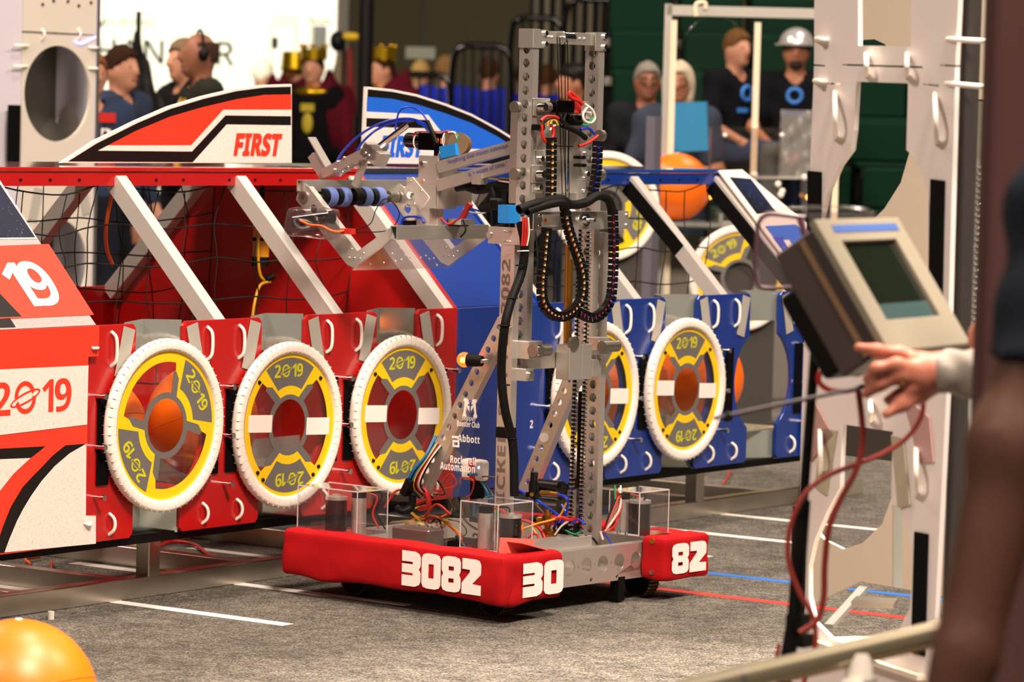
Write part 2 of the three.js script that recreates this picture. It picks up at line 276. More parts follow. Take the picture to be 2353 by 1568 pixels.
    P('cargo_net', gs, M.net);
  };
  net(-0.43, 0.025); net(-1.0, 0.03);
  return { t, P, X, sq };
}
const red = ship('red', (x) => x, M.red, M.redRoof, M.redPrint);
const blue = ship('blue', (x) => 3.196 - x, M.blue, M.blueRoof, M.bluePrint);
{ // solid middle section, fixed to the blue half
  const { P } = blue;
  P('middle_panel', bx(0.44, YT - YB, 0.012, 1.6, (YT + YB) / 2, -0.006, 0.003), M.blue);
  const g = bx(0.44, 0.566, 0.01).rotateX(-Math.atan2(0.39, 0.41)).translate(1.6, (YT + YR) / 2, ZR / 2 - 0.012);
  P('middle_slope', g, M.blue);
  P('middle_roof', bx(0.44, 0.014, 0.64, 1.6, YR + 0.004, ZC), M.darkRoof);
  P('corner_angle', [bx(0.016, 0.12, 0.018, 1.368, 0.73, 0.004), bx(0.016, 0.2, 0.018, 1.368, 0.55, 0.004)], M.clear);
  P('bay_letter', [place(text('3', 0.025), V(1.79, 0.60, 0.002), V(1, 0, 0), V(0, 1, 0)), place(text('2', 0.025), V(1.79, 0.41, 0.002), V(1, 0, 0), V(0, 1, 0))], M.white);
}
// red nose: lower panel in front of the bays, upper panel on the slope
{
  const { P } = red, z = 0.02, q = (u, v) => { const p = onP(u, v, 'z', z); return [p.x, p.y]; };
  const low = P('nose_panel', ext(shp([[-1.05, YB], [-0.271, YB], [-0.271, 0.28], [-0.31, 0.28], [-0.312, 0.712], [-0.271, 0.712], [-0.271, YT + 0.003], [-1.05, YT + 0.003]]), 0.008).translate(0, 0, z - 0.009), M.redPrint);
  const D = (pts, m, dz = 0.0005, label) => obj('nose_print', flat(shp(pts.map(([u, v]) => q(u, v))), z + dz), m, low, label);
  D([[-80, 853], [203, 840], [200, 976], [-80, 1010]], M.whitePrint);
  D([[198, 1020], [160, 1042], [125, 1072], [95, 1106], [71, 1140], [53, 1170], [39, 1197], [21, 1240], [10, 1270], [220, 1250], [220, 1186], [197, 1185]], M.whitePrint);
  D([[150, 1024], [120, 1048], [95, 1075], [72, 1098], [52, 1120], [25, 1165], [5, 1215], [-12, 1272], [10, 1270], [21, 1240], [39, 1197], [53, 1170], [71, 1140], [95, 1106], [125, 1072], [160, 1042], [198, 1020]], M.blackPrint);
  D([[-80, 1036], [104, 1026], [70, 1053], [-80, 1059]], M.blackPrint);
  D([[-80, 1059], [70, 1053], [30, 1090], [0, 1128], [-30, 1172], [-80, 1180]], M.whitePrint);
  const c = q(57, 914); obj('nose_lettering', year(0.088).translate(c[0] + 0.045, c[1], z + 0.001), M.redPrint, low, 'red 2019 lettering');
  obj('zip_tie', tube([[-0.30, 0.735, z], [-0.29, 0.735, z + 0.01], [-0.275, 0.735, z]], 0.004), M.zip, low);
  obj('zip_tie', tube([[-0.32, 0.262, z], [-0.305, 0.256, z + 0.01], [-0.29, 0.262, z]], 0.004), M.zip, low);
  const p0 = V(0, YT, 0.004), S = (u, v, d = 0) => onPlane(u, v, p0.clone().addScaledVector(slopeN, d), slopeN);
  const to2 = (p) => { const e = p.clone().sub(p0); return [e.x, e.dot(slopeS)]; };
  const up = P('nose_slope', place(ext(shp([[-1.05, 0], [-0.272, 0], [-0.285, 0.57], [-1.05, 0.57]]), 0.006), p0, V(1, 0, 0), slopeS, slopeN), M.silverPrint);
  const U = (pts, m, d) => obj('nose_print', place(flat(shp(pts.map(([u, v]) => to2(S(u, v, 0.007)))), 0.007 + d), p0, V(1, 0, 0), slopeS, slopeN), m, up);
  U([[-160, 571], [112, 561], [216, 724], [-160, 741]], M.redPrint, 0.0004);
  U([[-160, 420], [0, 415], [86, 549], [-160, 552]], M.whitePrint, 0.0004);
  U([[-160, 424], [-2, 421], [81, 546], [-160, 549]], M.star, 0.0008);
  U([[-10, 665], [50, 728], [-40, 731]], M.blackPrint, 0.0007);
  U([[-160, 738], [0, 733], [22, 731], [36, 752], [-160, 758]], M.blackPrint, 0.0007);
  const c1 = to2(S(42, 655, 0.007)), c9 = to2(S(90, 652, 0.007));
  obj('nose_lettering', merge([text('1', 0.155), ]).translate(0, 0, 0.0085).applyMatrix4(new THREE.Matrix4().makeBasis(V(1, 0, 0), slopeS, slopeN).setPosition(p0.clone().addScaledVector(V(1, 0, 0), c1[0]).addScaledVector(slopeS, c1[1]))), M.whitePrint, up, 'white 19 lettering');
  obj('nose_lettering', text('9', 0.155, { sx: 1.05 }).translate(0, 0, 0.0085).applyMatrix4(new THREE.Matrix4().makeBasis(V(1, 0, 0), slopeS, slopeN).setPosition(p0.clone().addScaledVector(V(1, 0, 0), c9[0]).addScaledVector(slopeS, c9[1]))), M.whitePrint, up);
}
{ // blue nose
  const { P } = blue, z = 0.02;
  P('nose_panel', ext(shp([[3.467, YB], [3.8, YB], [3.8, YT], [3.467, YT]]), 0.008).translate(0, 0, z - 0.009), M.bluePrint);
  const p0 = V(0, YT, 0.004), S = (u, v) => onPlane(u, v, p0.clone().addScaledVector(slopeN, 0.007), slopeN);
  const to2 = ([u, v]) => { const e = S(u, v).sub(p0); return [e.x, e.dot(slopeS)]; };
  const lay = (g) => place(g, p0, V(1, 0, 0), slopeS, slopeN);
  const up = P('nose_slope', lay(ext(shp([[1652, 391], [1862, 668], [2010, 668], [1862, 520], [1706, 389]].map(to2)), 0.006)), M.whitePrint);
  const U = (pts, m, d) => obj('nose_print', lay(flat(shp(pts.map(to2)), 0.007 + d)), m, up);
  U([[1676, 407], [1739, 492], [1784, 488], [1725, 411]], M.star, 0.0004);
  U([[1758, 520], [1868, 664], [1985, 664], [1880, 548], [1828, 516]], M.bluePrint, 0.0004);
  U([[1775, 545], [1800, 545], [1840, 600], [1870, 664], [1862, 664]], M.bluePrintDeep, 0.0007);
  U([[1800, 552], [1813, 552], [1855, 622], [1885, 664], [1872, 664], [1842, 622]], M.whitePrint, 0.001);
  obj('zip_tie', tube([S(1812, 605), S(1824, 602).addScaledVector(slopeN, 0.012), S(1832, 622)], 0.004), M.zip, up);
  for (const [x, k] of [[3.4565, 0], [2.909, 0.4]]) P('strut_tape', bar(V(x, YT + (YR - YT) * k, ZR * k - 0.006).addScaledVector(slopeN, -0.026), V(x, YR - 0.03, ZR).addScaledVector(slopeN, -0.026), 0.003, 0.05, slopeN), M.black);
}

// ---------- hatch panels ----------
const foamG = (() => { const p = [[0.2075, -0.011], [0.216, -0.0145], [0.232, -0.0145], [0.239, -0.011], [0.2413, -0.004], [0.2413, 0.004], [0.239, 0.011], [0.232, 0.0145], [0.216, 0.0145], [0.2075, 0.011], [0.2075, -0.011]].map(([a, b]) => new THREE.Vector2(a, b)); return new THREE.LatheGeometry(p, 96).rotateX(Math.PI / 2); })();
const D2 = Math.PI / 180, pol = (aDeg, r) => [r * Math.sin(aDeg * D2), r * Math.cos(aDeg * D2)];
function wedgePart(sg) {
  const arc = (r, a0, a1, n = 12) => Array.from({ length: n + 1 }, (_, i) => pol(a0 + (a1 - a0) * i / n, r));
  const out = shp([...arc(0.179, 44.5, -44.5), pol(-42.5, 0.155), pol(-35, 0.137), ...arc(0.0886, -27.6, 27.6), pol(35, 0.137), pol(42.5, 0.155)]);
  const inn = shp([...arc(0.1955, 33.7, -33.7), ...arc(0.114, -27.8, 27.8)]);
  const arm = (s) => shp([pol(s * 46, 0.15), pol(s * 42, 0.156), pol(s * 35, 0.138), pol(s * 28, 0.088), pol(s * 44, 0.088)]);
  const F = (s) => flat(s, 0, 8).rotateZ(sg < 0 ? Math.PI : 0); return [F(out), F(inn), [F(arm(1)), F(arm(-1))]];
}
function hatch(x, y, rot, label, patches = true, boltsOn = true) {
  const t = thing('hatch_panel', label, 'hatch panel', 'round hatch panels on the cargo ship', [x, y, 0.022]);
  const spin = new THREE.Group();
  const T = (g) => g.rotateZ(rot);
  obj('clear_disc', T(ext(ring(0.0745, 0.21), 0.003)).translate(0, 0, 0), M.clear, t);
  const f = obj('foam_edge', T(foamG.clone()), M.foam, t, 'white foam rim');
  const fsm = obj('foam_seams', Array.from({ length: 60 }, (_, i) => bx(0.0007, 0.0318, 0.02915, 0, 0.2253, 0).rotateZ(i * Math.PI / 30 + rot)), M.seam, f); fsm.userData.kind = 'stuff';
  obj('yellow_ring', T(ext(ring(0.177, 0.2085), 0.001, 0, 48)).translate(0, 0, 0.0035), M.yellow, t);
  obj('hub_ring', T(ext(ring(0.0745, 0.0925), 0.001, 0, 40)).translate(0, 0, 0.0035), M.grey, t);
  for (const s of [1, -1]) {
    const [o, i, a] = wedgePart(s);
    obj('yellow_wedge', T(o).translate(0, 0, 0.0048), M.yellow, t); for (const q of a) obj('spoke', T(q).translate(0, 0, 0.0042), M.grey, t);
    const w = obj('grey_field', T(i).translate(0, 0, 0.0052), M.grey, t);
    obj('year_lettering', T(year(0.038).translate(0, 0.158, 0).rotateZ(s < 0 ? Math.PI : 0)).translate(0, 0, 0.0056), M.lime, w, 'yellow-green 2019 lettering');
  }
  if (patches) for (const s of [-1, 1]) obj('white_patch', bx(0.105, 0.05, 0.001, s * 0.132, s * -0.004, 0.006).rotateZ(-0.05), M.white, t);
  if (boltsOn) for (const a of [47, -47, 133, -133, 143, -143]) obj('bolt', sph(...pol(a, 0.19), 0.006, 0.006, 8), M.black, t);
  return t;
}
hatch(0, 0.509, -57 * D2, 'hatch disc turned so its 2019 wedges slant, on the red bay beside the nose', false, false);
hatch(0.539, 0.480, 0, 'upright hatch disc with white patches on the middle red bay');
hatch(1.078, 0.480, 0, 'upright hatch disc on the red bay next to the blue half');
hatch(2.1185, 0.489, 0, 'hatch disc half hidden behind the robot mast on the blue side');
hatch(2.6575, 0.481, 0, 'fully visible hatch disc on the middle blue bay');

// ---------- cargo balls ----------
function ball(x, y, z, label, r = 0.165) {
  const t = thing('cargo_ball', label, 'ball', 'orange cargo balls', [x, y, z]);
  obj('shell', new THREE.SphereGeometry(r, 48, 32), M.ball, t);
  obj('moulding_seam', new THREE.TorusGeometry(r, 0.0012, 6, 64).rotateX(1.2), M.ball, t);
  obj('valve', new THREE.CylinderGeometry(0.008, 0.008, 0.004, 12).translate(0, r, 0), M.white, t);
}
ball(0.01, 0.475, -0.27, 'orange ball in the red bay behind the slanted hatch disc');
ball(0.50, 0.475, -0.27, 'orange ball in the middle red bay');
ball(2.70, 0.475, -0.27, 'orange ball in the middle blue bay');
ball(3.19, 0.475, -0.27, 'orange ball lying in the open blue bay');
// ---------- the robot ----------
const RA = V(0.385, 0, 0.91), RTH = 0.07;
const robot = thing('competition_robot', 'aluminium robot with tall mast, claw arm and red numbered bumpers', 'robot', null, [RA.x, 0, RA.z], -RTH);
robot.updateMatrixWorld(true);
const Rinv = robot.matrixWorld.clone().invert(), camL = CAM.clone().applyMatrix4(Rinv);
function RL(u, v, ax, val) { const d = ray(u, v).transformDirection(Rinv).multiplyScalar(1), t = (val - camL[ax]) / d[ax]; return camL.clone().addScaledVector(d, t); }
const rx = (u, v, x) => RL(u, v, 'x', x), rz = (u, v, z) => RL(u, v, 'z', z), ry = (u, v, y) => RL(u, v, 'y', y);
const part = (name, gs, m, parent = robot, label) => obj(name, gs, m, parent, label);
const nodeP = (name, parent = robot, label) => { const g = new THREE.Group(); g.name = name; if (label) g.userData.label = label; parent.add(g); return g; };

function puff(x0, x1, y0, y1, z0, z1, r, amp, seed, sag) {
  const w = x1 - x0, h = y1 - y0, d = z1 - z0, n = (l) => Math.max(6, Math.round(l / 0.012));
  const g = new THREE.BoxGeometry(w, h, d, n(w), 12, n(d)), p = g.attributes.position, q = V(0, 0, 0);
  for (let i = 0; i < p.count; i++) {
    q.fromBufferAttribute(p, i);
    const c = V(Math.max(-w / 2 + r, Math.min(w / 2 - r, q.x)), Math.max(-h / 2 + r, Math.min(h / 2 - r, q.y)), Math.max(-d / 2 + r, Math.min(d / 2 - r, q.z)));
    const dir = q.clone().sub(c); if (dir.lengthSq() > 1e-9) { dir.normalize(); q.copy(c).addScaledVector(dir, r); }
    const X = q.x + (x0 + x1) / 2, Y = q.y + (y0 + y1) / 2, Z = q.z + (z0 + z1) / 2;
    const k = amp * (Math.sin(X * 31 + Y * 60 + seed) * 0.5 + Math.sin(Z * 27 - Y * 44 + seed * 2) * 0.5 + 0.8 * (n32(X * 0.9 + seed, Z * 0.9 + Y) - 0.5));
    if (dir.lengthSq() < 1e-9) dir.set(q.x / w, q.y / h, q.z / d).normalize();
    q.addScaledVector(dir, k); if (sag && Y < (y0 + y1) / 2) q.y -= sag(X, Z) * (1 - (Y - y0) / h * 2);
    p.setXYZ(i, q.x + (x0 + x1) / 2, q.y + (y0 + y1) / 2, q.z + (z0 + z1) / 2);
  }
  g.computeVertexNormals(); return g;
}
const digitShapes = {
  3: () => shp([[0, 0], [0.7, 0], [0.92, 0.06], [1, 0.16], [1, 0.4], [0.9, 0.5], [1, 0.6], [1, 0.84], [0.92, 0.94], [0.7, 1], [0, 1], [0, 0.7], [0.56, 0.7], [0.6, 0.66], [0.56, 0.63], [0, 0.63], [0, 0.38], [0.56, 0.38], [0.6, 0.345], [0.56, 0.31], [0, 0.31]]),
  0: () => { const s = shp([[0, 0.14], [0.08, 0.04], [0.28, 0], [0.72, 0], [0.92, 0.04], [1, 0.14], [1, 0.86], [0.92, 0.96], [0.72, 1], [0.28, 1], [0.08, 0.96], [0, 0.86]]); const h = new THREE.Path(); h.moveTo(0.36, 0.3); h.lineTo(0.36, 0.7); h.lineTo(0.64, 0.7); h.lineTo(0.64, 0.3); h.closePath(); s.holes.push(h); return s; },
  8: () => { const s = shp([[0, 0.14], [0.08, 0.04], [0.28, 0], [0.72, 0], [0.92, 0.04], [1, 0.14], [1, 0.4], [0.92, 0.5], [1, 0.6], [1, 0.86], [0.92, 0.96], [0.72, 1], [0.28, 1], [0.08, 0.96], [0, 0.86], [0, 0.6], [0.08, 0.5], [0, 0.4]]); for (const b of [0.26, 0.6]) { const h = new THREE.Path(); h.moveTo(0.36, b); h.lineTo(0.36, b + 0.12); h.lineTo(0.64, b + 0.12); h.lineTo(0.64, b); h.closePath(); s.holes.push(h); } return s; },
  2: () => shp([[0, 0], [1, 0], [1, 0.28], [0.55, 0.3], [0.98, 0.58], [1, 0.66], [1, 0.86], [0.9, 0.97], [0.7, 1], [0.02, 1], [0.02, 0.7], [0.42, 0.69], [0.42, 0.62], [0, 0.3]]),
};
function digits(str, w, h, gap) { return merge([...str].map((c, i) => new THREE.ExtrudeGeometry(digitShapes[c](), { depth: 0.0006, bevelEnabled: false }).scale(w, h, 1).translate(i * (w + gap), 0, 0))); }
{ // bumpers
  const sag = (X, Z) => 0.012 * Math.exp(-((X - 0.02) ** 2 + (Z + 0.02) ** 2) / 0.006) + 0.01 * Math.exp(-((Z + 0.68) ** 2) / 0.004);
  const bl = part('bumper', [puff(0, 0.086, 0.06, 0.192, -0.83, 0, 0.018, 0.0035, 1, sag), puff(0.03, 0.262, 0.06, 0.188, -0.084, 0.002, 0.018, 0.003, 2, sag)], M.fabricRed, robot, 'red fabric corner bumper numbered 3082 and 30');
  const a = rx(922, 1362, -0.004), b = rx(1104, 1372, -0.004);
  const len = b.z - a.z, dw = len / 4 * 0.96;
  const N = digits('3082', dw, 0.098, (len - 4 * dw) / 3).applyMatrix4(new THREE.Matrix4().makeBasis(V(0, 0, 1), V(0, 1, 0), V(-1, 0, 0)).setPosition(-0.0034, 0.078, a.z));
  part('bumper_number', N, M.numberWhite, bl, 'white 3082 numerals');
  part('bumper_number', digits('30', 0.085, 0.094, 0.006).translate(0.082, 0.073, 0.0046), M.numberWhite, bl, 'white 30 numerals');
  part('loose_fabric', [bar(V(0.09, 0.2, -0.09), V(0.2, 0.19, -0.06), 0.004, 0.06)].concat([bx(0.16, 0.004, 0.07).rotateZ(-0.25).translate(0.19, 0.2, -0.06)]), M.paleRed, bl);
  const br = part('bumper', [puff(0.722, 0.945, 0.062, 0.186, -0.084, 0.002, 0.014, 0.003, 5), puff(0.86, 0.945, 0.062, 0.186, -0.83, -0.01, 0.014, 0.003, 7)], M.fabricRed, robot, 'red fabric bumper numbered 82');
  part('bumper_number', digits('82', 0.08, 0.088, 0.005).translate(0.758, 0.08, 0.0046), M.numberWhite, br, 'white 82 numerals');
  part('snap_button', [cyl(V(0.718, 0.176, -0.04), V(0.722, 0.176, -0.04), 0.008)], M.brass, br);
  part('snap_button', [cyl(V(0.718, 0.085, -0.04), V(0.722, 0.085, -0.04), 0.007)], M.steel, br);
}
function holedTube(x0, x1, z0, z1, y0, y1, { start = 0.03, pitch = 0.0381, r = 0.0127, faces = 'x', skip } = {}, t = 0.003) {
  const w = z1 - z0, s = shp([[0, y0], [w, y0], [w, y1], [0, y1]]);
  for (let y = y1 - start; y > y0 + r + 0.006; y -= pitch) hole(s, w / 2, y, r);
  const g = ext(s, t, 0, 14), P1 = g.clone().rotateY(-Math.PI / 2).translate(x0 + t, 0, z0), P2 = g.clone().rotateY(-Math.PI / 2).translate(x1, 0, z0);
  return [P1, P2, bx(x1 - x0 - 2 * t, y1 - y0, t, (x0 + x1) / 2, (y0 + y1) / 2, z1 - t / 2), bx(x1 - x0 - 2 * t, y1 - y0, t, (x0 + x1) / 2, (y0 + y1) / 2, z0 + t / 2)];
}
{ // chassis
  const s = shp([[0.1, 0.066], [0.85, 0.066], [0.85, 0.168], [0.1, 0.168]]);
  for (let i = 0; i < 10; i++) { hole(s, 0.17 + i * 0.0765, 0.119, 0.024); hole(s, 0.208 + i * 0.0765, 0.119, 0.004); }
  for (const x of [0.5, 0.62]) hole(s, x, 0.078, 0.006);
  part('chassis_rail', [ext(s, 0.003, 0, 20).translate(0, 0, -0.09), bx(0.75, 0.003, 0.03, 0.475, 0.1665, -0.105), bx(0.75, 0.003, 0.03, 0.475, 0.0675, -0.105)], M.alu);
  part('chassis_rail', bx(0.025, 0.1, 0.74, 0.1, 0.117, -0.46), M.alu); part('chassis_rail', bx(0.025, 0.1, 0.74, 0.845, 0.117, -0.46), M.alu); part('chassis_rail', bx(0.75, 0.1, 0.025, 0.475, 0.117, -0.82), M.alu);
  part('belly_pan', bx(0.72, 0.004, 0.72, 0.475, 0.075, -0.46), M.alu);
  for (const [x, z] of [[0.16, -0.15], [0.17, -0.68], [0.79, -0.13], [0.79, -0.7]]) {
    const w = part('wheel', cyl(V(x - 0.02, 0.051, z), V(x + 0.02, 0.051, z), 0.05, 0.05, 32), M.rubber);
    part('tread', Array.from({ length: 28 }, (_, i) => bx(0.042, 0.006, 0.006).translate(0, 0.049, 0).rotateX(i * Math.PI / 14).translate(x, 0.051, z)), M.brown, w);
    part('hub', cyl(V(x - 0.022, 0.051, z), V(x + 0.022, 0.051, z), 0.03, 0.03, 20), M.black, w);
  }
  part('base_channel', [bx(0.27, 0.03, 0.05, 0.4, 0.185, -0.14, 0.002), bx(0.27, 0.003, 0.08, 0.4, 0.17, -0.14)], M.aluB);
  part('support_post', bar(V(0.64, 0.005, -0.1), V(0.64, 0.075, -0.1), 0.03, 0.03), M.black);
}
const EZ = -0.2;
{ // mast: fixed outer stage
  part('outer_post', holedTube(0.66, 0.6855, EZ - 0.05, EZ, 0.09, 1.06, { start: 0.06 }), M.alu);
  const lp = part('outer_post', [bx(0.0255, 0.96, 0.05, 0.27, 0.58, EZ - 0.025, 0.001)], M.alu, robot, 'aluminium post with cut-out lettering');
  const cw = words('CHICKEN BOT PIE 3082', 0.04), cutM = mat(0x8a8078, 0.5, 0.7);
  for (const g of cw.gs) part('cutout_lettering', g.scale(0.78 / cw.total, 0.75, 1).applyMatrix4(new THREE.Matrix4().makeBasis(V(0, 1, 0), V(0, 0, -1), V(-1, 0, 0)).setPosition(0.2566, 0.6, EZ - 0.025)), cutM, lp);
  part('black_tape', bx(0.027, 0.03, 0.052, 0.27, 0.5, EZ - 0.025), M.black, lp);
  part('corner_bracket', [bx(0.003, 0.045, 0.13, 0.2555, 1.052, EZ - 0.03), bx(0.028, 0.003, 0.13, 0.27, 1.075, EZ - 0.03)], M.alu, lp);
  for (const z of [-0.03, -0.02, -0.01]) for (const y of [1.065, 1.038]) part('rivet', sph(0.2535, y, EZ + z - 0.005, 0.0035, 8), M.aluB, lp);
  for (const z of [0.028, -0.09]) part('bolt', cyl(V(0.25, 1.053, EZ + z), V(0.258, 1.053, EZ + z), 0.009), M.chrome, lp);
  const cb = part('outer_crossbar', [bx(0.43, 0.048, 0.003, 0.475, 1.098, EZ + 0.062), bx(0.43, 0.003, 0.026, 0.475, 1.122, EZ + 0.05), bx(0.43, 0.003, 0.026, 0.475, 1.074, EZ + 0.05), bx(0.43, 0.048, 0.003, 0.475, 1.098, EZ + 0.037)], M.aluB);
  part('plain_label', bx(0.075, 0.034, 0.001, 0.335, 1.099, EZ + 0.0645), M.labelWhite, cb); part('label_mark', cyl(V(0.31, 1.1, EZ + 0.0645), V(0.31, 1.1, EZ + 0.0656), 0.006), M.labelOrange, cb);
  for (const [x, y] of [[0.283, 1.113], [0.283, 1.084], [0.68, 1.113], [0.68, 1.084]]) part('rivet', sph(x, y, EZ + 0.064, 0.005, 10), M.chrome, cb);
  part('axle_bolt', [cyl(V(0.488, 1.1, EZ + 0.062), V(0.488, 1.1, EZ + 0.07), 0.019), cyl(V(0.488, 1.1, EZ + 0.07), V(0.488, 1.1, EZ + 0.078), 0.012, 0.012, 6), cyl(V(0.488, 1.1, EZ + 0.078), V(0.488, 1.1, EZ + 0.1), 0.005)], M.chrome, cb);
  part('chain_bracket', [bx(0.045, 0.1, 0.005, 0.432, 1.075, EZ + 0.068, 0.002), bx(0.03, 0.05, 0.005, 0.437, 1.015, EZ + 0.068, 0.002)], M.aluB, cb);
  // braces running back from the posts
  const brace = (x, a, b) => { const { m, L } = basis(a, b, V(1, 0, 0)); const s = shp([[-0.0254, -L / 2], [0.0254, -L / 2], [0.0254, L / 2], [-0.0254, L / 2]]); for (let y = -L / 2 + 0.04; y < L / 2 - 0.02; y += 0.0381) hole(s, 0.006, y, 0.0095); const g = ext(s, 0.003, 0, 12); return [g.clone().rotateY(Math.PI / 2), bx(0.0255, L, 0.003).translate(0.012, 0, 0.024), bx(0.0255, L, 0.003).translate(0.012, 0, -0.024)].map((q) => q.applyMatrix4(new THREE.Matrix4().makeBasis(V(1, 0, 0), b.clone().sub(a).normalize(), new THREE.Vector3().crossVectors(V(1, 0, 0), b.clone().sub(a).normalize())).setPosition(a.clone().add(b).multiplyScalar(0.5)))); };
  const bl = part('diagonal_brace', brace(0.25, rx(958, 1135, 0.248), rx(1158, 740, 0.248)), M.alu);
  part('diagonal_brace', brace(0.68, rx(1203, 1135, 0.66), rx(1316, 860, 0.66)), M.alu);
  part('round_washer', cyl(rx(1250, 1006, 0.655), rx(1250, 1006, 0.652), 0.014), M.labelWhite);
  // clear side panel with sponsor lettering
  const cp = [[1148, 745], [1135, 790], [958, 1125], [1052, 1150], [1120, 850], [1155, 770]].map(([u, v]) => { const p = rx(u, v, 0.236); return [p.z, p.y]; });
  const side = part('clear_side_panel', ext(shp(cp), 0.003).rotateY(-Math.PI / 2).translate(0.236, 0, 0), M.clear);
  const lay = (g, u, v) => g.applyMatrix4(new THREE.Matrix4().makeBasis(V(0, 0, 1), V(0, 1, 0), V(-1, 0, 0)).setPosition(rx(u, v, 0.231)));
  part('panel_lettering', [lay(text('Rockwell', 0.021, { sx: 0.78 }), 1064, 1058), lay(text('Automation', 0.021, { sx: 0.78 }), 1051, 1074)], M.numberWhite, side);
  part('panel_lettering', [lay(text('Abbott', 0.02, { sx: 0.9 }), 1077, 1009)], M.numberWhite, side);
  const aS = ring(0, 0.001); const sq = shp([[-0.012, -0.016], [0.014, -0.016], [0.014, 0.016], [-0.014, 0.016], [-0.014, 0.009], [0.007, 0.009], [0.007, 0.004], [-0.012, 0.004]]); const hq = new THREE.Path(); hq.moveTo(-0.006, -0.01); hq.lineTo(-0.006, -0.002); hq.lineTo(0.007, -0.002); hq.lineTo(0.007, -0.01); hq.closePath(); sq.holes.push(hq);
  part('panel_logo', lay(new THREE.ShapeGeometry(sq), 1047, 1015), M.numberWhite, side);
  part('panel_lettering', [lay(text('Skipper', 0.013, { f: fontR, sx: 0.9, slant: 0.2 }), 1077, 963), lay(text('Booster Club', 0.016, { sx: 0.62 }), 1076, 975)], M.numberWhite, side);
  const em = shp([[-0.027, -0.026], [-0.013, -0.026], [-0.013, -0.018], [-0.016, -0.016], [-0.013, 0.004], [0, -0.014], [0.013, 0.004], [0.016, -0.016], [0.013, -0.018], [0.013, -0.026], [0.027, -0.026], [0.027, -0.018], [0.024, -0.016], [0.02, 0.016], [0.024, 0.018], [0.024, 0.026], [0.01, 0.026], [0, 0.012], [-0.01, 0.026], [-0.024, 0.026], [-0.024, 0.018], [-0.02, 0.016], [-0.024, -0.016], [-0.027, -0.018]]);
  part('panel_logo', lay(new THREE.ShapeGeometry(em), 1080, 938), M.numberWhite, side);
  part('panel_logo', [lay(tube([[-0.012, -0.006, 0.001], [0, -0.016, 0.001], [0.012, -0.006, 0.001]], 0.0016, 10, 4), 1081, 940), lay(bx(0.003, 0.03, 0.001, 0, 0, 0.001), 1081, 938), lay(new THREE.TorusGeometry(0.004, 0.0014, 4, 12).translate(0, 0.018, 0.001), 1081, 938), lay(bx(0.016, 0.003, 0.001, 0, 0.009, 0.001), 1081, 938)], M.printBlue, side, 'anchor emblem');
}
{ // signal light
  const c = rx(1067, 827, 0.2), t = nodeP('signal_light');
  const e = mat(0x000000, 0.4); e.emissive = new THREE.Color(1, 0.11, 0.004); e.emissiveIntensity = 0.7; const ec = mat(0x000000, 0.4); ec.emissive = new THREE.Color(1, 0.55, 0.08); ec.emissiveIntensity = 1.2;
  part('lens', [sph(c.x, c.y, c.z, 0.0215, 20)], e, t, 'glowing amber lens'); part('lens_core', [sph(c.x - 0.006, c.y, c.z + 0.003, 0.0155, 16)], ec, t);
  part('lamp_base', cyl(c.clone().add(V(0.004, 0, 0.012)), c.clone().add(V(0.012, -0.001, 0.055)), 0.02, 0.015), M.black, t);
  part('clear_bracket', bx(0.003, 0.06, 0.06).rotateX(0.6).translate(c.x + 0.014, c.y, c.z + 0.07), M.clear, t);
  part('bracket_bolt', cyl(c.clone().add(V(0, 0, 0.062)), c.clone().add(V(0.02, 0, 0.062)), 0.006), M.chrome, t);
  const pl = new THREE.PointLight(0xff7a1a, 0.0012); pl.position.copy(c).add(V(-0.03, 0, -0.02)); pl.castShadow = true; pl.name = 'amber_glow'; t.add(pl);
}
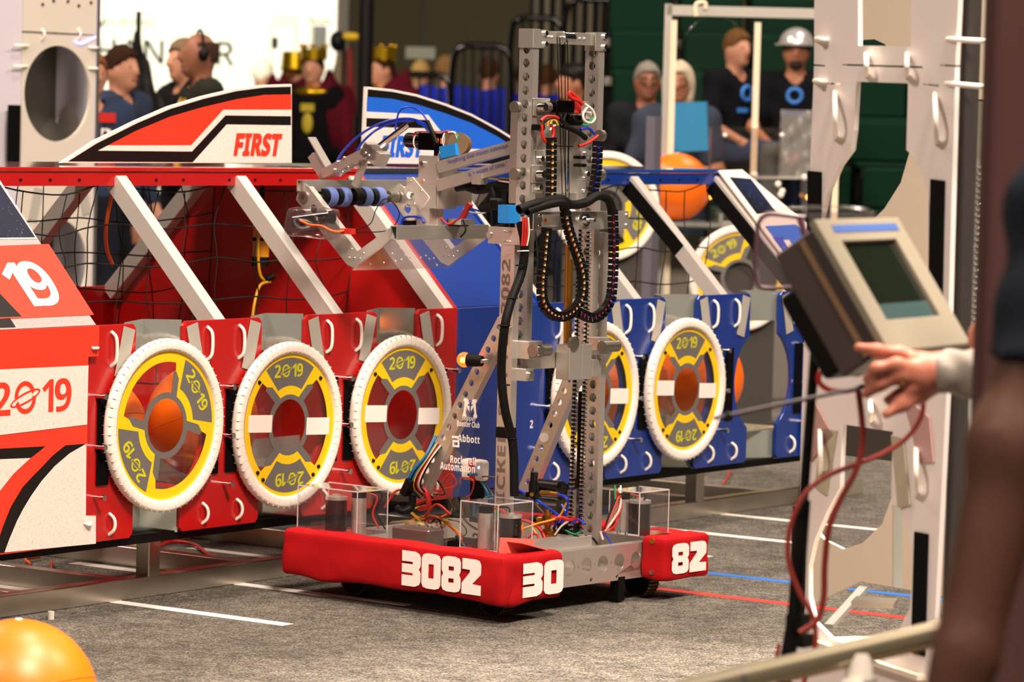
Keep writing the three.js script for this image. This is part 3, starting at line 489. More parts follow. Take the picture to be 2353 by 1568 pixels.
{ // sliding inner stage
  for (const [x, h] of [[0.3165, 1.62], [0.614, 1.62]]) part('inner_post', holedTube(x, x + 0.0255, EZ - 0.05, EZ, 0.66, h, { start: 0.045 }), M.alu);
  const tc = part('inner_crossbar', [bx(0.33, 0.034, 0.0255, 0.478, 1.612, EZ - 0.018, 0.001)], M.aluB);
  for (const x of [0.3285, 0.6275]) { const x0 = x < 0.4 ? x - 0.014 : x - 0.035, x1 = x < 0.4 ? x + 0.045 : x + 0.014; part('corner_plate', bx(x1 - x0, 0.052, 0.003, (x0 + x1) / 2, 1.606, EZ + 0.002), M.aluB, tc); part('corner_cap', [bx(0.003, 0.052, 0.052, x - 0.0145, 1.606, EZ - 0.025), bx(0.028, 0.003, 0.052, x, 1.632, EZ - 0.025)], M.aluB, tc); for (const y of [1.622, 1.592]) part('bolt', cyl(V(x + 0.005 + (x < 0.4 ? 0.03 : 0), y, EZ), V(x + 0.005 + (x < 0.4 ? 0.03 : 0), y, EZ + 0.01), 0.007), M.chrome, tc); }
  part('top_pulley', [cyl(V(0.44, 1.612, EZ + 0.006), V(0.48, 1.612, EZ + 0.006), 0.017), cyl(V(0.425, 1.612, EZ + 0.008), V(0.43, 1.612, EZ + 0.008), 0.02)], M.chrome, tc);
  for (const x of [0.39, 0.405, 0.51, 0.53, 0.55]) part('rivet', sph(x, 1.613, EZ - 0.004, 0.004, 8), M.chrome, tc);
  // lift rope
  for (const [u0, u1] of [[1286, 1303], [1304, 1310]]) part('lift_rope', [tube([rz(u0 - 6, 85, EZ + 0.02), rz(u1 - 10, 470, EZ + 0.03)], 0.0014, 4, 5), tube([rz(u0, 85, EZ + 0.02), rz(u1 - 2, 470, EZ + 0.03)], 0.0014, 4, 5)], M.black);
  // bearing carriages low on the stage
  const bc = part('bearing_block', [bx(0.06, 0.05, 0.06, 0.31, 0.735, EZ + 0.012, 0.002), bx(0.036, 0.035, 0.04, 0.3, 0.665, EZ + 0.012, 0.002)], M.aluB);
  part('roller', [cyl(V(0.28, 0.735, EZ + 0.055), V(0.35, 0.735, EZ + 0.055), 0.018)], M.steel, bc); part('bolt', cyl(V(0.295, 0.735, EZ + 0.05), V(0.295, 0.735, EZ + 0.075), 0.016, 0.016, 6), M.chrome, bc);
  part('bolt', cyl(V(0.298, 0.665, EZ + 0.03), V(0.298, 0.665, EZ + 0.042), 0.011), M.chrome, bc);
  const b2 = part('bearing_block', [bx(0.05, 0.05, 0.05, 0.63, 0.735, EZ + 0.01, 0.002), bx(0.04, 0.05, 0.03, 0.61, 0.672, EZ + 0.012, 0.002)], M.aluB);
  part('roller', cyl(V(0.6, 0.735, EZ + 0.05), V(0.67, 0.735, EZ + 0.05), 0.017), M.steel, b2);
  part('inner_crossbar', [bx(0.26, 0.046, 0.026, 0.455, 0.7, EZ - 0.01, 0.001)], M.aluB);
  const blk = part('chain_clamp', [bx(0.055, 0.1, 0.05, 0.475, 0.695, EZ + 0.03, 0.002), bx(0.045, 0.1, 0.05, 0.527, 0.695, EZ + 0.03, 0.002)], M.aluB);
  part('clamp_knob', cyl(V(0.462, 0.75, EZ + 0.05), V(0.462, 0.75, EZ + 0.062), 0.019), M.steel, blk);
}
{ // roller chains and gas spring
  for (const [u0, v0, u1, v1] of [[1333, 500, 1308, 1250], [1352, 525, 1332, 1250]]) {
    const a = rz(u0, v0, EZ + 0.03), b = rz(u1, v1, EZ + 0.03), n = 76, gs = [bar(a, b, 0.012, 0.003)], rg = [];
    for (let i = 0; i < n; i++) { const p = a.clone().lerp(b, (i + 0.5) / n); rg.push(cyl(p.clone().add(V(-0.0085, 0, 0.003)), p.clone().add(V(0.0085, 0, 0.003)), 0.0038, 0.0038, 8)); }
    const c = part('roller_chain', gs, M.black); const o = part('chain_rollers', rg, M.chrome, c); o.userData.kind = 'stuff';
  }
  part('bronze_tube', cyl(rz(1308, 565, EZ - 0.01), rz(1304, 800, EZ - 0.01), 0.012), M.brass);
  part('spring_rod', cyl(rz(1335, 900, EZ + 0.0), rz(1330, 1120, EZ + 0.0), 0.008), M.black);
}
// cable carriers: links threaded on a curve, wires inside
const linkG = mergeGeometries([bx(0.024, 0.0055, 0.003, 0, 0, 0.007), bx(0.024, 0.0125, 0.003, 0, 0, -0.007), bx(0.004, 0.014, 0.017, -0.012, 0, 0), bx(0.004, 0.014, 0.017, 0.012, 0, 0)].map((g) => g.toNonIndexed()));
function carrier(pix, z, cols) {
  const pts = pix.map(([u, v]) => rz(u, v, z)), c = new THREE.CatmullRomCurve3(pts, false, 'centripetal'), n = Math.round(c.getLength() / 0.0172), g = nodeP('cable_carrier', robot, 'black cable carrier chain');
  for (let i = 0; i <= n; i++) { const p = c.getPointAt(i / n), t = c.getTangentAt(i / n); const o = obj('link', linkG, M.rubber, g); o.matrixAutoUpdate = false; const x = V(0, 0, 1).cross(t).normalize(); o.matrix.makeBasis(new THREE.Vector3().crossVectors(t, V(0, 0, 1)).normalize(), t, V(0, 0, 1)).setPosition(p); o.matrix.decompose(o.position, o.quaternion, o.scale); o.matrixAutoUpdate = true; }
  cols.forEach((m, k) => obj('inner_wire', tube(pts.map((p) => p.clone().add(V((k - 1) * 0.005, 0, 0.002))), 0.002, pts.length * 6, 5), m, g));
}
carrier([[1256, 530], [1250, 600], [1245, 655], [1249, 698], [1268, 722], [1290, 728], [1316, 716], [1334, 690], [1340, 650], [1331, 600], [1315, 555], [1302, 510], [1298, 478]], EZ + 0.1, [M.cableRed, M.cableYellow, M.cableWhite]);
carrier([[1408, 488], [1410, 560], [1408, 640], [1402, 690], [1385, 718], [1362, 731], [1336, 722]], EZ + 0.1, [M.cableRed, M.cableRed, M.cableBlue]);
carrier([[1267, 322], [1267, 390], [1266, 450]], EZ + 0.06, [M.cableRed, M.cableYellow, M.cableWhite]);
carrier([[1374, 330], [1370, 400], [1362, 450]], EZ + 0.06, [M.cableRed, M.cableBlue, M.cableBlue]);
{ // sleeved cable bundles
  part('cable_bundle', tube([rz(1196, 512, EZ + 0.1), rz(1205, 560, EZ + 0.1), rz(1200, 620, EZ + 0.09), rz(1175, 690, EZ + 0.09), rz(1160, 750, EZ + 0.09), rz(1152, 860, EZ + 0.06), rz(1160, 940, EZ + 0.06), rz(1178, 1020, EZ + 0.06), rz(1182, 1140, EZ + 0.06)], 0.0125, 60, 10), M.rubber);
  part('cable_bundle', tube([rz(1192, 482, EZ + 0.09), rz(1225, 470, EZ + 0.1), rz(1265, 460, EZ + 0.1), rz(1290, 458, EZ + 0.1), rz(1310, 470, EZ + 0.1), rz(1345, 466, EZ + 0.1), rz(1375, 450, EZ + 0.1), rz(1398, 460, EZ + 0.1), rz(1408, 490, EZ + 0.1)], 0.013, 60, 10), M.rubber);
  part('cable_bundle', tube([rz(1210, 486, EZ + 0.1), rz(1260, 470, EZ + 0.11), rz(1295, 468, EZ + 0.11), rz(1300, 490, EZ + 0.1)], 0.012, 30, 10), M.rubber);
  part('cable_bundle', tube([rx(1190, 430, 0.43), rx(1140, 428, 0.43), rx(1100, 436, 0.43), rx(1070, 428, 0.43), rx(1050, 430, 0.43)], 0.014, 30, 10), M.rubber);
  part('cable_bundle', tube([rx(1130, 430, 0.42), rx(1135, 460, 0.42), rx(1120, 480, 0.42), rx(1105, 478, 0.42)], 0.01, 20, 8), M.rubber);
  for (const [k, m] of [[0, M.cableRed], [4, M.cableRed], [8, M.cableWhite], [-4, M.cableRed]]) part('wire', tube([rz(1206 + k, 500, EZ + 0.113), rz(1206 + k * 1.2, 535, EZ + 0.114), rz(1203 + k, 565, EZ + 0.112)], 0.0026, 12, 5), m);
  part('zip_tie', new THREE.TorusGeometry(0.015, 0.002, 6, 20).rotateX(1.5).translate(...rz(1202, 577, EZ + 0.095).toArray()), M.zip);
  for (const [u, v] of [[1196, 610], [1178, 685], [1160, 748], [1160, 885], [1176, 1008]]) part('zip_tie', new THREE.TorusGeometry(0.0135, 0.002, 6, 18).rotateX(1.57).translate(...rz(u, v, EZ + (v > 800 ? 0.06 : 0.092)).toArray()), M.black);
  const c = rz(1140, 469, EZ - 0.05); part('camera', [bx(0.028, 0.034, 0.04, c.x, c.y, c.z, 0.01)], M.black);
  part('blue_tape', [bx(0.05, 0.05, 0.04).translate(...rz(1170, 492, EZ + 0.0).toArray())], M.tapeBlue);
}
{ // carriage: plates, rollers, motor controllers, wires
  const z = EZ - 0.012;
  const cg = part('carriage_frame', [bx(0.03, 0.3, 0.04, 0.39, 1.285, z, 0.001), bx(0.034, 0.3, 0.04, 0.545, 1.285, z, 0.001), bx(0.2, 0.03, 0.03, 0.47, 1.16, z, 0.001), bx(0.2, 0.03, 0.03, 0.47, 1.41, z, 0.001)], M.alu);
  part('carriage_plate', bx(0.12, 0.26, 0.006, 0.468, 1.29, EZ - 0.04), M.aluB, cg);
  for (let k = 0; k < 7; k++) part('rivet', sph(0.548, 1.18 + k * 0.036, z + 0.022, 0.005, 8), M.chrome, cg);
  const roll = (u, v, s = 1, parent = cg) => { const p = rz(u, v, EZ + 0.014); const q = part('roller_bracket', bx(0.075 * s, 0.05, 0.004, p.x + 0.02 * s, p.y, EZ + 0.004, 0.002), M.aluB, parent); part('roller', [cyl(p.clone().add(V(-0.002, 0, 0.002)), p.clone().add(V(0.04, 0, 0.002)), 0.014)], M.steel, parent); part('bolt', [cyl(p.clone().add(V(0, 0, 0)), p.clone().add(V(0, 0, 0.022)), 0.012, 0.012, 6)], M.chrome, parent); };
  roll(1240, 246); roll(1237, 400);
  for (const [u, v] of [[1380, 312], [1379, 402], [1185, 246], [1184, 400]]) { const p = rz(u, v, u > 1300 ? EZ + 0.01 : EZ - 0.04); part('side_roller', cyl(p.clone().add(V(-0.008, 0, 0)), p.clone().add(V(0.008, 0, 0)), 0.017), M.steel, cg); }
  for (const [u, v, w, h] of [[1240, 365, 0.05, 0.05], [1236, 430, 0.05, 0.03], [1345, 400, 0.05, 0.05]]) { const p = rz(u, v, EZ); part('bearing_plate', bx(w, h, 0.004, p.x, p.y, p.z, 0.002), M.aluB, cg); part('bolt', cyl(p.clone(), p.clone().add(V(0, 0, 0.012)), 0.008), M.chrome, cg); }
  const mc = (u0, v0, u1, v1, m, name = 'motor_controller') => { const a = rz(u0, v0, EZ + 0.03), b = rz(u1, v1, EZ + 0.03); return part(name, bx(Math.abs(b.x - a.x), Math.abs(a.y - b.y), 0.03, (a.x + b.x) / 2, (a.y + b.y) / 2, EZ + 0.02, 0.004), m); };
  mc(1277, 230, 1318, 262, M.blackGloss); mc(1308, 264, 1337, 290, M.blackGloss); mc(1317, 232, 1334, 262, M.cableRed, 'red_block'); mc(1344, 256, 1358, 276, M.greyTape, 'terminal_block'); mc(1236, 285, 1250, 300, M.black); mc(1292, 335, 1316, 338, M.black, 'slot_cover'); mc(1332, 358, 1344, 366, M.black, 'slot_cover'); mc(1332, 376, 1346, 384, M.black, 'slot_cover');
  const w = (m, r, ...pts) => part('wire', tube(pts.map(([u, v, dz = 0.05]) => rz(u, v, EZ + dz)), r, pts.length * 6, 6), m);
  w(M.cableRed, 0.005, [1245, 285], [1247, 315], [1258, 328], [1268, 320], [1272, 300], [1266, 288]); w(M.cableRed, 0.0045, [1243, 278], [1255, 268], [1272, 268], [1288, 272]);
  w(M.cableYellow, 0.003, [1258, 290], [1260, 278], [1275, 276], [1282, 288]); w(M.cableYellow, 0.003, [1264, 286], [1270, 275], [1280, 280]);
  w(M.cableWhite, 0.004, [1342, 238], [1362, 255], [1367, 272], [1358, 282], [1342, 276], [1340, 262], [1352, 243]); w(M.cableRed, 0.006, [1338, 240], [1322, 222], [1308, 212], [1310, 222], [1330, 232]);
  w(M.cableGreen, 0.0035, [1337, 287], [1350, 287], [1362, 270]); w(M.cableBlue, 0.004, [1334, 298], [1350, 294], [1366, 308]); w(M.cableRed, 0.0045, [1330, 336], [1352, 328], [1374, 312]);
  w(M.rubber, 0.008, [1292, 288], [1312, 296], [1332, 306], [1346, 318]); w(M.rubber, 0.006, [1280, 262], [1290, 276], [1304, 290]); w(M.cableWhite, 0.003, [1264, 300], [1268, 292], [1276, 288]);
  w(M.black, 0.003, [1240, 300], [1252, 280], [1276, 272]); w(M.black, 0.004, [1300, 262], [1296, 275], [1290, 290]);
}
{ // arm: two parallel bars with lettering, ending in a block and the claw
  const bx0 = 0.40, arm = (u0, v0, u1, v1, h) => { const a = rx(u0, v0, bx0), b = rx(u1, v1, bx0); return [bar(a, b, 0.0255, h, V(0, 1, 0), 0.001), a, b]; };
  const words = [['"Anything that moves sideways', 1184, 334, 1010, 383, 1096, 355, 0.0145], ['is a waste of time."', 1184, 375, 1008, 425, 1121, 388, 0.0145]];
  for (const [s, u0, v0, u1, v1, tu, tv, h] of words) {
    const [, a, b] = arm(u0, v0, u1, v1, 0.03), dir = a.clone().sub(b).normalize();
    const zx = new THREE.Vector3().crossVectors(V(-1, 0, 0), dir).normalize();
    const g = bx(a.distanceTo(b) + 0.08, 0.034, 0.0255).applyMatrix4(new THREE.Matrix4().makeBasis(dir, zx, V(-1, 0, 0)).setPosition(a.clone().lerp(b, 0.5).add(dir.clone().multiplyScalar(0.03)).add(V(0.014, 0, 0))));
    const p = part('arm_bar', g, M.alu, robot, 'aluminium arm bar with blue lettering');
    const tx = text(s, h, { f: fontR, cs: 3 }); tx.computeBoundingBox(); const tw = tx.boundingBox.max.x * 2, goal = s.length > 22 ? 0.235 : 0.15; tx.scale(goal / tw, goal / tw * 0.95, 1);
    part('bar_lettering', tx.applyMatrix4(new THREE.Matrix4().makeBasis(dir, zx, V(-1, 0, 0)).setPosition(rx(tu, tv, bx0).add(V(-0.0006, 0, 0)))), M.printBlue, p);
  }
  part('arm_pivot', [bx(0.05, 0.26, 0.1, 0.43, 1.27, EZ - 0.1, 0.002)], M.alu);
  part('arm_cylinder', [cyl(rx(1113, 408, 0.42), rx(1190, 418, 0.42), 0.004), cyl(rx(1150, 413, 0.42), rx(1200, 420, 0.42), 0.009)], M.chrome);
  part('cylinder_clevis', bx(0.03, 0.03, 0.035).translate(...rx(1102, 412, 0.41).toArray()), M.aluB);
  // end block
  const q = (u, v) => rx(u, v, 0.41), a = q(964, 357), b = q(1005, 475), c = q(1050, 476), d = q(937, 476), e2 = q(937, 407);
  const ends = part('arm_end_block', [bx(0.006, a.y - b.y, b.z - a.z + 0.0, 0.41, (a.y + b.y) / 2, (a.z + b.z) / 2), bx(0.08, 0.16, 0.006, 0.45, (a.y + b.y) / 2, b.z), bx(0.006, e2.y - d.y, b.z - d.z, 0.405, (e2.y + d.y) / 2, (b.z + d.z) / 2), bx(0.006, 0.1, 0.1, 0.49, (a.y + b.y) / 2 - 0.02, b.z + 0.01)], M.alu);
  for (const [u, v] of [[974, 376], [975, 417]]) part('bolt', cyl(q(u, v).add(V(-0.012, 0, 0)), q(u, v), 0.0075), M.chrome, ends);
  part('pivot_bearing', [cyl(q(948, 446).add(V(-0.01, 0, 0)), q(948, 446), 0.015), cyl(q(948, 446).add(V(-0.016, 0, 0)), q(948, 446), 0.007)], M.chrome, ends);
  part('gear_plate', bx(0.004, 0.05, 0.09).rotateX(0.7).translate(...q(962, 445).add(V(-0.008, 0, 0)).toArray()), M.aluB, ends);
  for (const [u, v] of [[950, 416], [974, 438], [958, 468], [945, 470]]) part('rivet', sph(...q(u, v).add(V(-0.011, 0, 0)).toArray(), 0.004, 8), M.chrome, ends);
  part('wrist_post', [bx(0.05, 0.09, 0.05).translate(...rx(985, 497, 0.43).toArray()), bx(0.025, 0.1, 0.025).translate(...rx(1005, 500, 0.45).toArray())], M.alu);
  const m0 = rx(938, 322, 0.44), m1 = rx(1000, 326, 0.44);
  const mot = part('wrist_motor', [cyl(m0, m0.clone().lerp(m1, 0.6), 0.022, 0.022, 24), bx(0.046, 0.05, 0.06).translate(...m0.clone().lerp(m1, 0.85).toArray()), cyl(m0.clone().lerp(m1, -0.08), m0, 0.012, 0.02, 20)], M.blackGloss);
  part('motor_mark', [bx(0.001, 0.016, 0.006).translate(...rx(1006, 324, 0.413).toArray()), bx(0.001, 0.016, 0.006).translate(...rx(1014, 324, 0.413).toArray())], M.labelOrange, mot);
  part('zip_tie', new THREE.TorusGeometry(0.0228, 0.002, 6, 24).translate(...rx(962, 326, 0.44).toArray()), M.zip, mot); part('zip_tie', new THREE.TorusGeometry(0.027, 0.002, 6, 24).translate(...rx(1031, 322, 0.44).toArray()), M.zip, mot);
  part('motor_end', [bx(0.04, 0.045, 0.035).translate(...rx(1043, 322, 0.44).toArray()), cyl(rx(1052, 330, 0.42), rx(1062, 332, 0.46), 0.032, 0.03, 20)], M.brown, mot);
  part('motor_stalk', bx(0.01, 0.07, 0.012).translate(...rx(1003, 352, 0.44).toArray()), M.black, mot);
  part('blue_tape', bx(0.03, 0.035, 0.06).rotateX(-0.2).translate(...rx(1036, 347, 0.42).toArray()), M.tapeBlue, mot);
  part('wire', tube([rx(950, 316, 0.418), rx(952, 306, 0.42), rx(985, 303, 0.42), rx(1020, 303, 0.42), rx(1036, 300, 0.42)], 0.0024), M.cableRed, mot); part('wire', tube([rx(1040, 305, 0.42), rx(1052, 312, 0.42), rx(1048, 328, 0.42), rx(1036, 335, 0.42)], 0.003), M.cableGreen, mot); part('wire', tube([rx(1030, 304, 0.42), rx(1045, 305, 0.42), rx(1052, 320, 0.42)], 0.003), M.cableWhite, mot);

  // claw frame: back tube, two bent arms, front tube, clear floor, rollers
  const zB = -0.645, zK = -0.799, zA = -1.016, xl = 0.249, xr = 0.657;
  part('claw_front_tube', rectTube(V(xl, 1.045, zB), V(xr, 1.045, zB), 0.04, 0.026, 0.003, V(0, 0, 1)), M.aluB);
  part('claw_back_tube', rectTube(V(xl, 1.168, zA), V(0.722, 1.168, zA), 0.026, 0.034, 0.003, V(0, 1, 0)), M.aluB);
  for (const x of [xl + 0.01, xr + 0.02]) {
    const s = shp([[zA - 0.005, 1.185], [zA + 0.03, 1.165], [zK + 0.01, 0.985], [zB - 0.02, 1.058], [zB - 0.0, 1.03], [zK - 0.0, 0.935], [zK - 0.03, 0.945], [zA - 0.02, 1.125]].map(([zz, y]) => [zz, y]));
    hole(s, zA + 0.012, 1.135, 0.008); hole(s, zA + 0.05, 1.1, 0.014); hole(s, zA + 0.09, 1.068, 0.012); if (x > 0.5) hole(s, zA + 0.13, 1.03, 0.012);
    const p = part('claw_side_arm', [ext(s, 0.004, 0, 10).rotateY(-Math.PI / 2).translate(x, 0, 0), bar(V(x + 0.012, 1.165, zA + 0.02), V(x + 0.012, 0.985, zK + 0.005), 0.026, 0.004, V(0, 1, 1)), bar(V(x + 0.012, 0.985, zK + 0.015), V(x + 0.012, 1.058, zB - 0.02), 0.026, 0.004, V(0, 1, -1))], M.alu);
    for (const [zz, y] of [[zK - 0.01, 0.99], [zK + 0.0, 0.965], [zK + 0.02, 0.965], [zK + 0.035, 0.98], [zK - 0.02, 0.965]]) part('rivet', sph(x - 0.004, y, zz, 0.004, 8), M.chrome, p);
    part('roller_bearing', [cyl(V(x - 0.01, 1.135, zA + 0.012), V(x, 1.135, zA + 0.012), 0.018)], M.steel, p);
  }
  const fl = part('clear_claw_floor', [bar(V(0.46, 0.93, zK), V(0.46, 1.03, zB), 0.43, 0.003, V(0, 1, -1))], M.clearRough);
  for (let k = 0; k < 18; k++) part('floor_rivet', sph(0.3 + rr(0, 0.3), 0.936 + rr(0, 0.06), zK + 0.02, 0.003, 6), M.white, fl);
  const rs = part('roller_shaft', cyl(V(xl, 1.135, zA + 0.012), V(xr + 0.04, 1.135, zA + 0.012), 0.008), M.steel);
  for (const [x, w] of [[0.345, 0.03], [0.405, 0.03], [0.5, 0.03], [0.56, 0.03]]) { part('intake_roller', cyl(V(x, 1.135, zA + 0.012), V(x + w, 1.135, zA + 0.012), 0.029, 0.029, 24), M.wheelBlue, rs); part('roller_core', cyl(V(x - 0.018, 1.135, zA + 0.012), V(x + w + 0.004, 1.135, zA + 0.012), 0.025, 0.025, 20), M.rubber, rs); }
  part('roller_core', cyl(V(0.46, 1.135, zA + 0.012), V(0.5, 1.135, zA + 0.012), 0.027, 0.022, 20), M.rubber, rs); part('roller_pulley', cyl(V(0.62, 1.135, zA + 0.012), V(0.66, 1.135, zA + 0.012), 0.02), M.steel, rs);
  // hatch finger assembly above the back tube
  const h = (u, v) => rx(u, v, 0.4), fin = part('hatch_finger', [bar(h(716, 316), h(762, 396), 0.004, 0.034, V(1, 0, 0)), bar(h(720, 356), h(748, 408), 0.026, 0.026, V(1, 0, 0))], M.alu);
  part('finger_link', [bar(h(752, 400), h(868, 342), 0.05, 0.028, V(0, 1, 0)), bar(h(845, 340), h(880, 368), 0.05, 0.04, V(0, 1, 0)), bar(h(838, 372), h(815, 428), 0.02, 0.012, V(1, 0, 0)), bx(0.05, 0.045, 0.05).translate(...h(862, 350).toArray()), bx(0.03, 0.03, 0.04).translate(...h(820, 375).toArray())], M.aluB, fin);
  for (const [u, v] of [[805, 362], [790, 372], [815, 385], [855, 352], [862, 358], [783, 390], [802, 396]]) part('rivet', sph(...h(u, v).add(V(-0.027, 0, 0)).toArray(), 0.0045, 8), M.chrome, fin);
  part('air_cylinder', cyl(h(868, 340), h(940, 284), 0.0095, 0.0095, 16), M.chrome); part('air_cylinder', cyl(h(780, 402), h(812, 358), 0.008, 0.008, 16), M.chrome);
  part('cylinder_cap', cyl(h(938, 286), h(958, 282), 0.008), M.black);
  const at = (m, r, ...pts) => part('air_tube', tube(pts.map(([u, v]) => h(u, v)), r, pts.length * 8, 6), m);
  at(M.cableBlue, 0.0035, [767, 394], [780, 360], [815, 320], [860, 290], [905, 275], [950, 274], [985, 290]); at(M.cableBlue, 0.0035, [815, 356], [835, 325], [870, 296], [915, 280], [955, 280], [985, 296]); at(M.cableBlue, 0.0028, [908, 298], [918, 256], [938, 246], [965, 256], [985, 282]); at(M.cableBlue, 0.0028, [950, 280], [975, 290], [988, 305]);
  part('wire_loom', tube([h(982, 278), h(992, 300), h(1004, 330)], 0.006), M.rubber);
  // shrink-wrapped sensor on the left arm
  const w0 = rx(660, 530, 0.2), w1 = rx(762, 505, 0.22), sn = part('sensor_tube', [cyl(rx(680, 510, 0.21), rx(762, 500, 0.21), 0.02, 0.02, 16)], M.blackGloss);
  part('clear_bottle', puff(0.18, 0.25, 1.02, 1.105, w0.z, w1.z + 0.02, 0.02, 0.006, 3), M.cover, sn, 'crinkled clear plastic sleeve');
  part('wire', tube([rx(690, 507, 0.18), rx(712, 517, 0.17), rx(740, 520, 0.17), rx(760, 530, 0.18), rx(775, 533, 0.2), rx(790, 530, 0.22)], 0.004), M.cableOrange, sn);
  part('wire_connector', bx(0.02, 0.016, 0.04).translate(...rx(800, 532, 0.23).toArray()), M.cableRed, sn);
  part('wire', tube([rx(815, 530, 0.24), rx(850, 515, 0.26), rx(865, 480, 0.3), rx(885, 457, 0.34), rx(905, 468, 0.36), rx(918, 492, 0.38), rx(905, 520, 0.36), rx(880, 532, 0.3), rx(820, 534, 0.25)], 0.0017, 50, 5), M.black);
  part('air_tube', tube([rx(922, 516, 0.4), rx(928, 502, 0.4), rx(948, 498, 0.4), rx(968, 502, 0.4), rx(974, 512, 0.4)], 0.0035), M.cableBlue);
  part('valve', [bx(0.06, 0.02, 0.03).translate(...rx(950, 515, 0.42).toArray()), bx(0.05, 0.02, 0.04).translate(...rx(1052, 512, 0.5).toArray())], M.black); part('valve_block', bx(0.06, 0.016, 0.05).translate(...rx(1060, 510, 0.5).toArray()), M.aluB);
  part('wire', tube([rx(1012, 500, 0.45), rx(1030, 515, 0.46), rx(1050, 505, 0.47), rx(1070, 495, 0.47)], 0.003), M.cableRed); part('wire', tube([rx(1065, 480, 0.47), rx(1085, 488, 0.47), rx(1110, 490, 0.47), rx(1130, 478, 0.45)], 0.0022), M.cableWhite); part('wire', tube([rx(1065, 500, 0.47), rx(1080, 482, 0.47), rx(1105, 486, 0.47)], 0.003), M.cableBlue); part('wire_connector', bx(0.014, 0.05, 0.014).rotateX(0.6).translate(...rx(1072, 484, 0.47).toArray()), M.cableRed); part('wire', tube([rx(1064, 505, 0.46), rx(1070, 530, 0.46), rx(1058, 545, 0.46)], 0.0025), M.black);
}
{ // drive motors under clear covers
  const cover = (x0, x1, y1, z0, z1) => { const w = x1 - x0, d = z1 - z0, cx = (x0 + x1) / 2, cz = (z0 + z1) / 2, h = y1 - 0.185; return [new THREE.PlaneGeometry(w, h).translate(cx, 0.185 + h / 2, z1), new THREE.PlaneGeometry(w, h).translate(cx, 0.185 + h / 2, z0), new THREE.PlaneGeometry(d, h).rotateY(Math.PI / 2).translate(x0, 0.185 + h / 2, cz), new THREE.PlaneGeometry(d, h).rotateY(Math.PI / 2).translate(x1, 0.185 + h / 2, cz), new THREE.PlaneGeometry(w, d).rotateX(-Math.PI / 2).translate(cx, y1, cz), new THREE.PlaneGeometry(w + 0.03, d + 0.02).rotateX(-Math.PI / 2).translate(cx, 0.187, cz)]; };
  const lip = (x0, x1, y1, z0, z1) => [[x0, z0], [x1, z0], [x0, z1], [x1, z1]].map(([x, z]) => cyl(V(x, 0.187, z), V(x, y1, z), 0.0018, 0.0018, 6)).concat([bar(V(x0, y1, z0), V(x0, y1, z1), 0.0035, 0.0035), bar(V(x0, y1, z1), V(x1, y1, z1), 0.0035, 0.0035), bar(V(x1, y1, z0), V(x1, y1, z1), 0.003, 0.003), bar(V(x0, 0.188, z0), V(x0, 0.188, z1), 0.005, 0.003)]);
  const unit = (x0, x1, y1, z0, z1, mx, mz, gx, gz) => {
    const t = nodeP('drive_motor_unit'); part('clear_cover', cover(x0, x1, y1, z0, z1), M.cover, t); part('cover_edges', lip(x0, x1, y1, z0, z1), M.edge, t);
    const m = part('motor', [cyl(V(mx, 0.185, mz), V(mx, 0.275, mz), 0.031, 0.031, 28)], M.blackGloss, t); part('motor_cap', [cyl(V(mx, 0.275, mz), V(mx, 0.284, mz), 0.032, 0.032, 28), cyl(V(mx, 0.284, mz), V(mx, 0.29, mz), 0.012)], M.aluB, t);
    part('gear_motor', [cyl(V(gx, 0.185, gz), V(gx, 0.285, gz), 0.0215, 0.0215, 24)], M.aluB, t); part('encoder', cyl(V(gx, 0.285, gz), V(gx, 0.303, gz), 0.021, 0.021, 20), M.black, t);
    part('wire', tube([V(gx + 0.01, 0.3, gz + 0.02), V(gx + 0.02, 0.29, gz + 0.05), V(gx + 0.015, 0.24, gz + 0.04), V(gx + 0.02, 0.2, gz + 0.06)], 0.003), M.cableRed, t); part('wire', tube([V(gx + 0.015, 0.3, gz + 0.02), V(gx + 0.03, 0.3, gz + 0.06), V(gx + 0.02, 0.25, gz + 0.05), V(gx + 0.025, 0.2, gz + 0.08)], 0.0025), M.black, t); part('wire', tube([V(gx, 0.31, gz + 0.018), V(gx + 0.01, 0.31, gz + 0.03), V(gx + 0.012, 0.27, gz + 0.028)], 0.002), M.cableGreen, t);
    for (const [x, z] of [[x0 - 0.006, z0 + 0.04], [x0 - 0.006, z1 - 0.04]]) part('cover_screw', cyl(V(x, 0.186, z), V(x, 0.194, z), 0.006), M.chrome, t);
  };
  unit(0.07, 0.2, 0.312, -0.83, -0.6, 0.13, -0.735, 0.15, -0.665);
  unit(0.10, 0.25, 0.318, -0.24, -0.105, 0.185, -0.13, 0.15, -0.19);
  unit(0.72, 0.86, 0.312, -0.2, -0.09, 0.775, -0.13, 0.75, -0.175);
  { // orange crab sticker on the cover
    const p = rz(1193, 1215, -0.103), s = new THREE.Shape(); s.absellipse(0, 0, 0.011, 0.008, 0, Math.PI * 2);
    const legs = []; for (const sg of [-1, 1]) for (let k = 0; k < 4; k++) legs.push(tube([[sg * 0.008, -0.002 * k, 0], [sg * 0.015, 0.004 - 0.005 * k, 0], [sg * 0.016, -0.004 - 0.005 * k, 0]], 0.0012, 6, 4)); for (const sg of [-1, 1]) legs.push(tube([[sg * 0.009, 0.005, 0], [sg * 0.015, 0.01, 0], [sg * 0.008, 0.014, 0]], 0.002, 6, 4));
    part('crab_sticker', [new THREE.ShapeGeometry(s), ...legs].map((g) => g.translate(p.x, p.y, p.z + 0.001)), mat(0xf07a10, 0.5), robot, 'orange crab sticker');
  }
}
